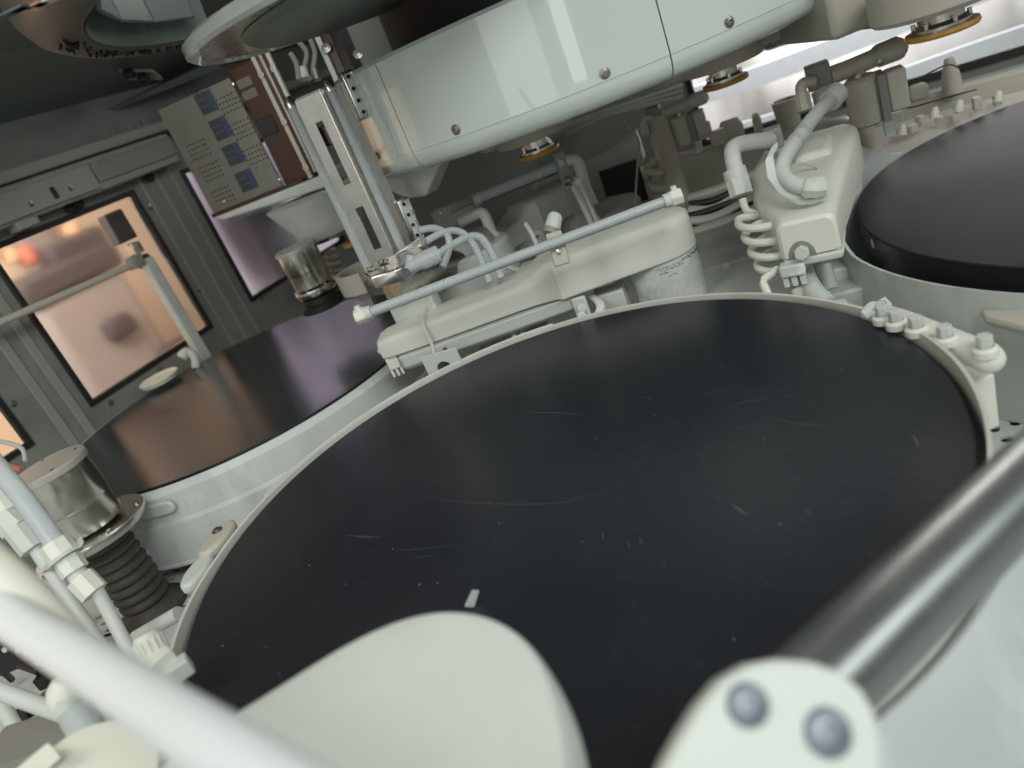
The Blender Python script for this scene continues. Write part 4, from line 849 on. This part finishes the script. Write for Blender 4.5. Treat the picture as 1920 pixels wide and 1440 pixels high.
# valve tree above the arm
def valve_tree(label, base, dpt, s, mt_, block=M_WALL2):
    bx, by = base
    def q(x, y, dd=0): return D(bx + x * s, by + y * s, dpt + dd)
    t = thing('valve_tree', label, 'valve', q(20, 60), 'valve assemblies'); k = s * dpt / FPX
    fb = fr(q(0, 0), (.9, -.43, 0))
    obj('valve_block', MB().box((42 * k, 40 * k, 44 * k), fb), block, t, .002); bolt(q(12, -14, -22 * k), (-.43, -.9, 0), 4.5 * k, t)
    obj('arm_tube', MB().tube(spl([q(18, 2), q(60, -14), q(98, -30), q(112, -36)], 5), 17 * k, 16), mt_, t)
    obj('arm_end', MB().tube([q(104, -33), q(112, -37), q(150, -52), q(158, -58)], [16 * k, 21 * k, 22 * k, 15 * k], 10), mt_, t); bolt(q(118, -26, -20 * k), (-.43, -.9, 0), 4 * k, t)
    obj('elbow', MB().tube(spl([q(-8, 10, -18 * k), q(-22, 12, -20 * k), q(-32, 20, -18 * k), q(-30, 44, -15 * k)], 5), 10 * k, 12), mt_, t)
    obj('elbow_nut', MB().tube([q(-31, 34, -16 * k), q(-24, 66, -14 * k)], 14 * k, 8), mt_, t)
    obj('stem', MB().tube([q(10, 26), q(22, 66)], 22 * k, 14), mt_, t)
    fc = fr(q(86, 48), (.9, -.43, 0), (-.02, -.02, 1))
    obj('canister', MB().lathe([(0, 46 * k), (24 * k, 46 * k), (30 * k, 40 * k), (30 * k, -40 * k), (24 * k, -44 * k), (0, -44 * k)], fc, 20), mt_, t)
    obj('canister_neck', MB().tube([q(74, -18), q(80, 4)], 11 * k, 10), mt_, t); bolt(q(76, 4, -30 * k), (-.43, -.9, 0), 4 * k, t)
    obj('canister_band', MB().box((14 * k, 52 * k, 84 * k), fc, (32 * k, 0, 0)), M_WALL2, t, .001)
    obj('canister_plate', MB().box((34 * k, 40 * k, 74 * k), fc, (56 * k, 0, 4 * k)), mt_, t, .004)
    obj('sight_tube', MB().box((18 * k, 20 * k, 34 * k), fc, (34 * k, 0, -60 * k)), M_TUBE, t, .001)
    return t
valve_tree('valve tree with a hanging canister in front of the bright window', (1534, 142), 1.16, 1.0, M_BEIGE)
vt2 = valve_tree('dimmer valve tree and canister in front of the dark back wall', (1226, 214), 1.50, .62, M_BEIGE)
obj('tall_post', MB().tube([D(1232, 225, 1.5), D(1252, 300, 1.49), D(1284, 410, 1.46)], .022, 18), M_BEIGE, vt2)
obj('post_nut', MB().tube([D(1292, 395, 1.40), D(1299, 425, 1.40)], .016, 10), M_GREYW, vt2)
obj('pleated_hose', MB().tube(spl([D(1222, 300, 1.46) + V((.014 * cos(t), .014 * sin(t), -t * .0052)) for t in [k * .45 for k in range(62)]], 1), .007, 8), M_BEIGE, vt2)
# translucent basin beside the back window
lb = thing('load_basin', 'beige translucent basin wall running below the bright window', 'basin', D(1380, 330, 1.55))
pts = [D(1248, 300, 1.62), D(1310, 288, 1.6), D(1380, 268, 1.57), D(1460, 248, 1.54), D(1540, 232, 1.5), D(1620, 232, 1.45), D(1700, 200, 1.45), D(1800, 170, 1.42), D(1925, 138, 1.40)]
sp = spl(pts, 4)
obj('wall_sheet', MB().loft([[q, q + V((.012, .02, 0)), q + V((.012, .02, -.17)), q + V((0, 0, -.17))] for q in sp]), M_BEIGE, lb)
obj('rim', MB().tube([q + V((.005, .01, .002)) for q in sp], .007, 8), M_BEIGE, lb)
for px, py, w_, h_ in ((1372, 248, .050, .055), (1420, 232, .018, .045), (1722, 172, .036, .030)):
    q = D(px, py, 1.56 if px < 1600 else 1.44); obj('tab', MB().prism([(-w_ / 2, -h_ / 2), (w_ / 2, -h_ / 2), (w_ / 2, h_ * .2), (w_ * .35, h_ / 2), (-w_ * .35, h_ / 2), (-w_ / 2, h_ * .2)], -.006, .006, fr(q, (.93, -.36, 0), (-.36, -.93, 0))), M_BEIGE, lb, .004)
for px, py in ((1475, 207),): obj('cup', MB().lathe([(.022, -.03), (.026, .022), (.022, .022), (.018, -.03)], T(*D(px, py, 1.5)), 20), M_BEIGE, lb)
for px, py, dd in ((1626, 252, 1.28), (1783, 143, 1.40)): obj('cone', MB().lathe([(.018, -.03), (.016, .0), (.008, .034), (0, .036)], T(*D(px, py, dd)), 14), M_BEIGE, lb)
for px, py in ((1320, 245), (1345, 258), (1675, 225), (1640, 300)): obj('clip_block', MB().box((.03, .025, .03), fr(D(px, py, 1.5 if px < 1600 else 1.36), (.93, -.36, 0))), M_BEIGE, lb, .003)
shelf = [D(1600, 250, 1.35), D(1930, 165, 1.3), D(1930, 215, 1.22), D(1700, 310, 1.22), D(1610, 350, 1.22)]
obj('inner_shelf', MB().loft([[q for q in shelf], [q - V((0, 0, .01)) for q in shelf]]), M_BEIGE, lb, .003)
for k in range(11):
    q = D(1690 + 19 * k + 10 * sin(k * 3), 246 - 6.5 * k + 7 * cos(k * 5), 1.26)
    if k % 3: obj('shelf_fitting', MB().box((.012 + .006 * (k % 2), .012, .010 + .004 * (k % 4)), fr(q, (1, .3 * k, 0))), M_BEIGE, lb, .002)
    else: obj('shelf_fitting', MB().lathe([(.008, 0), (.008, .006), (.005, .016), (.003, .018), (.003, .004)], fr(q, (1, 0, 0), (.3, .2 * sin(k), 1)), 10), M_CREAM, lb)
tag(obj('thin_wire', MB().tube(spl([D(1660, 195, 1.3), D(1720, 150, 1.32), D(1775, 122, 1.35), D(1800, 128, 1.36)], 6), .0014, 6), M_BLACK), 'thin dark wire arching in front of the bright window', 'wire')
tag(obj('thin_wire', MB().tube(spl([D(1590, 215, 1.2), D(1640, 205, 1.22), D(1690, 196, 1.24), D(1705, 202, 1.24), D(1750, 190, 1.26), D(1830, 168, 1.3)], 6), .0015, 6), M_BLACK), 'thin dark wire kinked below the hanging canister', 'wire')
# cables and deck strip between the arms
for k in range(7):
    y0 = 352 + 11 * k; tag(obj('deck_cable', MB().tube(spl([D(1292, y0 + 20, 1.40 - .015 * k), D(1340, y0 + 6 + 6 * (k % 3), 1.38 - .015 * k), D(1400, y0 - 18, 1.36 - .015 * k), D(1450, y0 - 44, 1.34 - .015 * k)], 6), .006 if k % 2 else .009, 8), M_BLACK if k % 2 else M_WIRE), ['topmost pale cable behind the coiled hose', 'topmost black cable behind the coiled hose', 'second pale cable behind the coiled hose', 'second black cable behind the coiled hose', 'third pale cable behind the coiled hose', 'third black cable behind the coiled hose', 'lowest pale cable behind the coiled hose'][k], 'cable', 'cables behind the coiled hose')
ds = thing('deck_ledge', 'pale stepped ledge between the cream arm and the coiled hose', 'ledge', G(1370, 500, -.1))
qa, qb = D(1308, 512, 1.22), D(1460, 462, 1.18)
obj('ledge', MB().loft([[q, q + V((0, .05, .002)), q + V((0, .05, -.06)), q + V((0, 0, -.06))] for q in (qa, qb)]), M_SHIELD, ds, .003)
obj('ledge_lip', MB().loft([[q + V((0, -.012, -.016)), q + V((0, 0, -.015)), q + V((0, 0, -.03)), q + V((0, -.012, -.03))] for q in (qa, qb)]), M_SHIELD, ds, .001)
_rd = [G(x, y, -.05) for x, y in ((1296, 556), (1306, 512), (1458, 462), (1506, 556), (1490, 585), (1330, 582))]
obj('raised_deck', MB().loft([_rd, [q - V((0, 0, .012)) for q in _rd]]), M_DECK, ds, .002)
bolt(D(1361, 500, 1.19), (-.3, -.9, .2), .004, ds, 'bolt', M_GREYW)
obj('back_board', MB().loft([[D(1290, 440, 1.45), D(1460, 400, 1.45), D(1470, 470, 1.28), D(1310, 520, 1.28)], [D(1290, 440, 1.45) - V((0, 0, .01)), D(1460, 400, 1.45) - V((0, 0, .01)), D(1470, 470, 1.28) - V((0, 0, .01)), D(1310, 520, 1.28) - V((0, 0, .01))]]), M_GREYW, ds)

# ------------------------------------------------------------------ left side: steel motor, bellows, hoses
cm = D(88, 872, 1.02); ztm = cm.z
fmz = zrow(cm.x, cm.y, 1000)
lm = motor('dresser_motor', 'large polished steel motor on a flange at the left edge', cm, .0495, ztm, ztm - .108, .074)
zb = ztm - .122
bel = [(.035, zb)]
nb = 9; hb_ = .165 + zb - .02
for k in range(nb):
    z = zb - (k + .5) * hb_ / nb; bel += [(.038, z + hb_ / nb * .4), (.032, z), (.038, z - hb_ / nb * .35)]
bel += [(.050, -.150), (.052, -.152), (.052, -.165)]
obj('bellows', MB().lathe(bel, T(cm.x, cm.y, 0), 40), M_RUBG, lm)
lh = thing('hose_fitting', 'thick clear hose with stacked white fittings before the steel motor', 'hose', D(150, 1110, .80))
obj('hose', MB().tube([D(-40, 835, .84), D(40, 930, .82), D(112, 1030, .80)], .0112, 18), M_TUBE, lh)
obj('base_nut', MB().tube([D(102, 1016, .80), D(122, 1044, .80)], .0158, 8), M_WHITE, lh)
obj('washer', MB().tube([D(120, 1042, .80), D(124, 1047, .80)], .0205, 24), M_SHIELD, lh)
obj('lower_nut', MB().tube([D(124, 1047, .80), D(142, 1072, .80)], .0145, 8), M_WHITE, lh)
obj('neck', MB().tube([D(140, 1070, .80), D(152, 1086, .80)], .0105, 14), M_GREYW, lh)
obj('big_nut', MB().tube([D(150, 1083, .80), D(178, 1112, .80)], .0150, 8), M_WHITE, lh)
obj('outlet_hose', MB().tube(spl([D(178, 1100, .80), D(205, 1150, .80), D(240, 1215, .79), D(275, 1270, .78)], 5), .0072, 12), M_FROST, lh)
l2 = thing('hose_fitting', 'slimmer hose fitting at the left edge behind the thick hose', 'hose', D(50, 1030, .86))
obj('nut', MB().tube([D(-10, 920, .88), D(22, 965, .87)], .0175, 8), M_WHITE, l2); obj('mid_nut', MB().tube([D(10, 965, .87), D(36, 990, .87)], .020, 8), M_GREYW, l2)
obj('lower_nut', MB().tube([D(34, 988, .86), D(66, 1028, .86)], .017, 8), M_GREYW, l2)
obj('hose', MB().tube(spl([D(62, 1020, .86), D(95, 1070, .855), D(140, 1140, .85), D(190, 1215, .84)], 5), .0085, 12), M_FROST, l2)
lb2 = thing('hose_bracket', 'thin steel bracket strip carrying both hose fittings', 'bracket', D(130, 1130, .84))
obj('cross_plate', MB().loft([[D(66, 1072, .86), D(150, 1020, .80), D(152, 1026, .79), D(70, 1080, .85)], [D(66, 1072, .86) + V((0, .01, .004)), D(150, 1020, .80) + V((0, .01, .004)), D(152, 1026, .79) + V((0, .01, 0)), D(70, 1080, .85) + V((0, .01, 0))]]), M_SHIELD, lb2, .001)
obj('strip', MB().loft([[D(76, 1080, .86), D(92, 1090, .86), D(186, 1210, .83), D(170, 1210, .83)], [q + V((0, .006, -.002)) for q in (D(76, 1080, .86), D(92, 1090, .86), D(186, 1210, .83), D(170, 1210, .83))]]), M_STEELG, lb2, .001)
for px, py in ((80, 1107), (117, 1145)): bolt(D(px, py, .845), -Fw, .0045, lb2, 'bolt', M_STEEL)
# dim pipes and metalwork in the lower left corner
dm = thing('underside_mechanism', 'dark jumble of springs and metal parts in the lower left corner', 'mechanism', D(60, 1300, 1.0))
rr_ = random.Random(3)
for k in range(46):
    x, y = rr_.uniform(-30, 175), rr_.uniform(1170, 1400); dd = rr_.uniform(.98, 1.12); th = rr_.uniform(0, 2 * pi); ln = rr_.uniform(20, 60)
    a_, b_ = D(x, y, dd), D(x + ln * cos(th), y + ln * .6 * sin(th), dd + rr_.uniform(-.02, .02))
    if k % 3 == 0: obj('rod', MB().cyl(a_, b_, rr_.uniform(.003, .008), 8), M_COPPER, dm)
    elif k % 3 == 1: obj('bracket', MB().box((rr_.uniform(.02, .05), .02, rr_.uniform(.01, .03)), fr(a_, (b_ - a_))), M_BLACK if k % 2 else M_COPPER, dm, .002)
    else: obj('screw', MB().cyl(a_, a_ - Fw * .012, rr_.uniform(.003, .006), 8), M_STEEL, dm)
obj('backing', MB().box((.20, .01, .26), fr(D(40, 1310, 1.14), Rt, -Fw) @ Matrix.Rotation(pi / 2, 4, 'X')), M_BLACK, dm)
tag(obj('drain_hose', MB().tube(spl([D(-30, 1285, .72), D(60, 1318, .72), D(150, 1350, .70), D(190, 1362, .69)], 5), .0085, 12), M_FROST), 'pale hose crossing the dark lower left corner', 'hose')
tag(obj('drain_hose', MB().tube(spl([D(-20, 1280, .80), D(20, 1350, .80), D(50, 1400, .80)], 5), .008, 12), M_GREYW), 'dim hose dropping steeply at the left edge', 'hose')
wp = thing('waste_pipe', 'worn grey pipe fitting at the lower left edge', 'pipe', D(80, 1380, .8))
obj('pipe', MB().tube([D(-30, 1450, .82), D(30, 1410, .81), D(140, 1350, .80)], .020, 14), M_GREYW, wp); obj('nut', MB().tube([D(25, 1412, .81), D(75, 1385, .805)], .026, 8), M_GREYW, wp)
tag(obj('dark_channel', MB().box((.16, .06, .05), fr(D(130, 1400, .72), Rt)), M_WALL, bev=.004), 'dark grey channel behind the cream cup', 'channel')
cv = thing('capped_valve', 'ridged white capped valve beside the guard ring', 'valve', D(300, 1250, .60))
v0, v1, v2 = D(275, 1196, .62), D(290, 1226, .62), D(322, 1262, .61)
axv = (v1 - v0).normalized()
obj('cap', MB().tube([v0 - axv * .004, v0, v1], [.0095, .0115, .0115], 20), M_WHITE, cv)
for k in range(14):
    a = 2 * pi * k / 14; fv = fr(v0, (0, 1, 0), axv); obj('ridge', MB().box((.002, .0022, .014), fv, (.0116 * cos(a), .0116 * sin(a), .008)), M_WHITE, cv)
obj('body', MB().box((.022, .020, .030), fr(D(308, 1250, .615), (.6, .5, -.6))), M_WHITE, cv, .002); obj('arm', MB().box((.03, .016, .016), fr(D(325, 1262, .61), (.7, .3, -.5))), M_GREYW, cv, .002)
tag(obj('floor_tube', MB().tube([D(255, 1196, .86), D(335, 1150, .84)], .0085, 12), M_FROST), 'short clear tube lying by the capped valve', 'tube')
lc2 = thing('lever_valve', 'white knobbed lever with a clear tube under the thick pale hose', 'valve', D(130, 1320, .55))
obj('knob', MB().lathe([(0, .014), (.009, .012), (.013, .004), (.013, -.006), (.009, -.012), (0, -.014)], fr(D(122, 1302, .58), Rt, Up), 14), M_WHITE, lc2); obj('collar', MB().lathe([(.006, -.006), (.0095, -.006), (.0095, .006), (.006, .006)], fr(D(130, 1322, .575), Rt, Up), 14, closed=True), M_GREYW, lc2)
obj('clear_tube', MB().tube([D(140, 1330, .57), D(178, 1400, .56)], .013, 16), M_TUBE, lc2); obj('beige_sleeve', MB().tube([D(170, 1310, .585), D(196, 1368, .575)], .008, 12), M_BEIGE, lc2)
cu = thing('cream_cup', 'cream cup and square tab at the bottom left corner', 'cup', D(160, 1430, .5))
fq = fr(D(165, 1470, .5), Rt, (Up * .8 - Fw * .6))
obj('disc', MB().lathe([(0, 0), (.044, 0), (.047, -.004), (.047, -.03), (0, -.03)], fq, 48), M_CREAM, cu)
obj('tab', MB().loft([[D(x, y, d_) for x, y in ((90, 1392), (116, 1420), (60, 1470), (20, 1450))] for d_ in (.5, .51)]), M_CREAM, cu, .001)

# ------------------------------------------------------------------ out-of-focus foreground
hs = tag(obj('foreground_hose', MB().tube(spl([D(-120, 1072, .45), D(0, 1146, .39), D(200, 1268, .30), D(400, 1396, .235), D(620, 1540, .195), D(760, 1632, .175)], 6), [.0108] * 31, 20), M_BLUEW), 'thick out-of-focus pale hose crossing the lower left corner', 'hose')
tag(obj('foreground_hose', MB().tube(spl([D(-190, 900, .42), D(-60, 1020, .41), D(40, 1110, .40), D(130, 1210, .39)], 6), .011, 18), M_CREAM), 'blurred cream hose behind the thick pale hose at the left edge', 'hose')
na = thing('nozzle_arm', 'rounded white arm cover rising from the bottom edge', 'arm', G(800, 1400, 0))
ol = [(330, 1395), (430, 1335), (520, 1280), (620, 1215), (710, 1168), (780, 1145), (840, 1137), (900, 1143), (950, 1163), (990, 1195), (1018, 1240), (1040, 1300), (1052, 1360), (1060, 1440), (1064, 1540), (1050, 1700), (700, 1800), (250, 1700), (240, 1480)]
P_ = [G(x, y, .118) for x, y in ol]; ctr = sum(P_, V()) / len(P_)
rings = []
for dz, sc_ in ((-.05, 1.05), (-.022, 1.035), (-.012, 1.02), (-.005, 1.0), (-.0015, .975), (0, .94)):
    rings.append([ctr + (p_ - ctr) * sc_ + V((0, 0, dz)) for p_ in P_])
obj('cover', MB().loft(rings), M_COOLW, na, sub=2, ang=80)
cb = thing('clamp_block', 'rounded white clamp plate with two grey bolts at the bottom edge', 'clamp', D(1450, 1400, .27))
nrm = (-Fw * .93 + Up * .36).normalized(); oc = D(1460, 1360, .262); fk = fr(oc, Rt, nrm)
def onp(px, py):
    d = ray(px, py); k = (oc - CAM).dot(nrm) / d.dot(nrm); q = fk.inverted() @ (CAM + d * k); return q.x, q.y
ol = [(1225, 1500), (1245, 1440), (1275, 1385), (1312, 1325), (1355, 1275), (1405, 1246), (1460, 1236), (1520, 1240), (1575, 1258), (1618, 1292), (1645, 1340), (1656, 1400), (1652, 1500), (1640, 1600), (1230, 1600)]
obj('plate', MB().prism([onp(*q) for q in ol], -.016, 0, fk), M_COOLW, cb, .0025, 3)
for (px, py), rb in (((1402, 1322), .0078), ((1552, 1374), .0086)):
    x, y = onp(px, py); obj('bolt', MB().lathe([(0, .0012), (rb * .35, .0012), (rb * .42, .0028), (rb * .8, .0024), (rb * .95, .0014), (rb, .0004), (rb, -.001)], fk @ T(x, y, 0), 32), M_BLUEBOLT, cb)
ra, rb_ = D(1470, 1350, .282), D(2010, 825, .385)
sr = thing('steel_bar', 'dark round steel bar running up to the right edge', 'bar', ra)
obj('bar', MB().tube([ra, ra.lerp(rb_, .5), rb_], .0192, 40), M_ROD, sr)

# ------------------------------------------------------------------ things in front of the side window
po = thing('door_post', 'pale upright post in front of the large side window', 'post', L(1.1, 0, .1))
q = wl3(382, 668, .06); zt_ = zrow(q.x, q.y, 485)
obj('post', MB().box((.030, .022, zt_ - q.z + .06), fr((q.x, q.y, (zt_ + q.z) / 2 - .03), NB)), M_GREYW, po, .004)
obj('latch', MB().box((.03, .03, .03), fr((q.x, q.y, zt_ + .004), NB), (-.028, 0, 0)), M_WALL2, po, .004)
qa = V((q.x, q.y, zt_)); qb = wl3(-40, 622, .06)
obj('cross_rod', MB().tube([qa + V((-.02, -.03, .0)), qb], .0075, 12), M_BEIGE, po)
pdish = G(300, 712, .012)
tag(obj('cream_dish', MB().lathe([(0, .004), (.040, .004), (.044, .008), (.046, .006), (.042, -.004), (0, -.006)], T(*D(300, 712, 1.70)), 36), M_CREAM), 'small cream dish at the far edge of the window side pad', 'dish')
tag(obj('hook_nozzle', MB().tube(spl([D(368, 690, 1.74), D(366, 672, 1.74), D(356, 660, 1.74), D(346, 664, 1.74), D(342, 670, 1.74)], 5), [.010] * 12 + [.013] * 9, 12), M_GREYW), 'white hooked nozzle beside the cream dish', 'nozzle')
tag(obj('red_tube', MB().tube(spl([D(-10, 866, 1.1), D(10, 872, 1.1), D(40, 880, 1.09)], 4), .004, 8), M_RED), 'thin red tube end at the left edge above the motor', 'tube')
tag(obj('thin_wire', MB().tube(spl([D(-10, 826, 1.15), D(20, 832, 1.15), D(42, 842, 1.15), D(48, 865, 1.14)], 5), .0035, 8), M_WIRE), 'pale curved wire above the large steel motor', 'wire')

# ------------------------------------------------------------------ fine tubing and brackets behind the cream arm
CL = [([(985, 418), (998, 440), (1010, 470), (1016, 500)], 1.24, .004, M_GREYW, 'thin grey tube dropping behind the rinse rod beside its cap'), ([(1075, 350), (1090, 380), (1108, 420), (1120, 470)], 1.30, .005, M_WIRE, 'pale tube descending from the rear elbow toward the arm'), ([(1086, 346), (1104, 384), (1122, 430), (1130, 468)], 1.31, .004, M_GREYW, 'second pale tube beside the rear elbow'),
      ([(950, 500), (985, 515), (1000, 540)], 1.20, .005, M_WIRE, 'short pale hose bending behind the arm near the drum'), ([(1130, 470), (1165, 455), (1200, 430), (1212, 400)], 1.36, .0075, M_GREYW, 'thick pale hose curving up behind the arm root'), ([(1180, 440), (1215, 418), (1240, 422), (1258, 440)], 1.34, .006, M_BEIGE, 'beige hose arching behind the arm root'),
      ([(845, 395), (900, 372), (960, 352)], 1.60, .006, M_WALL2, 'grey conduit in the shade left of the rear rod'), ([(1000, 470), (1030, 490), (1060, 480), (1080, 455)], 1.22, .004, M_FROST, 'clear tube sagging behind the rinse rod')]
for pts, dd, r, m_, lab in CL: tag(obj('small_hose', MB().tube(spl([D(x, y, dd) for x, y in pts], 6), r, 8), m_), lab, 'hose', 'small hoses behind the cream arm')
for i, (px, py, dd, sx, sy, sz, m_, lab) in enumerate(((1010, 520, 1.30, .05, .03, .06, M_GREYW, 'pale box behind the arm between the drum and the strap'), (960, 540, 1.25, .03, .03, .05, M_BEIGE, 'beige clip block behind the arm beside the drum'), (1000, 455, 1.42, .06, .04, .05, M_GREYW, 'grey block under the rear cream arm'), (1240, 330, 1.62, .05, .03, .07, M_BEIGE, 'beige box behind the dimmer valve post'), (860, 400, 1.72, .12, .03, .05, M_WALL2, 'grey wall box in the shade left of the rear arm'))):
    t = thing('junction_block', lab, 'block', D(px, py, dd)); f = fr(D(px, py, dd), (.93, -.36, 0))
    obj('body', MB().box((sx, sy, sz), f), m_, t, .003); obj('cover', MB().box((sx * .8, .004, sz * .8), f, (0, -sy / 2 - .002, 0)), m_, t, .001)
    for k in (-1, 1): bolt(f @ V((k * sx * .3, -sy / 2 - .004, sz * .3)), f.to_3x3() @ V((0, -1, 0)), .0025, t)
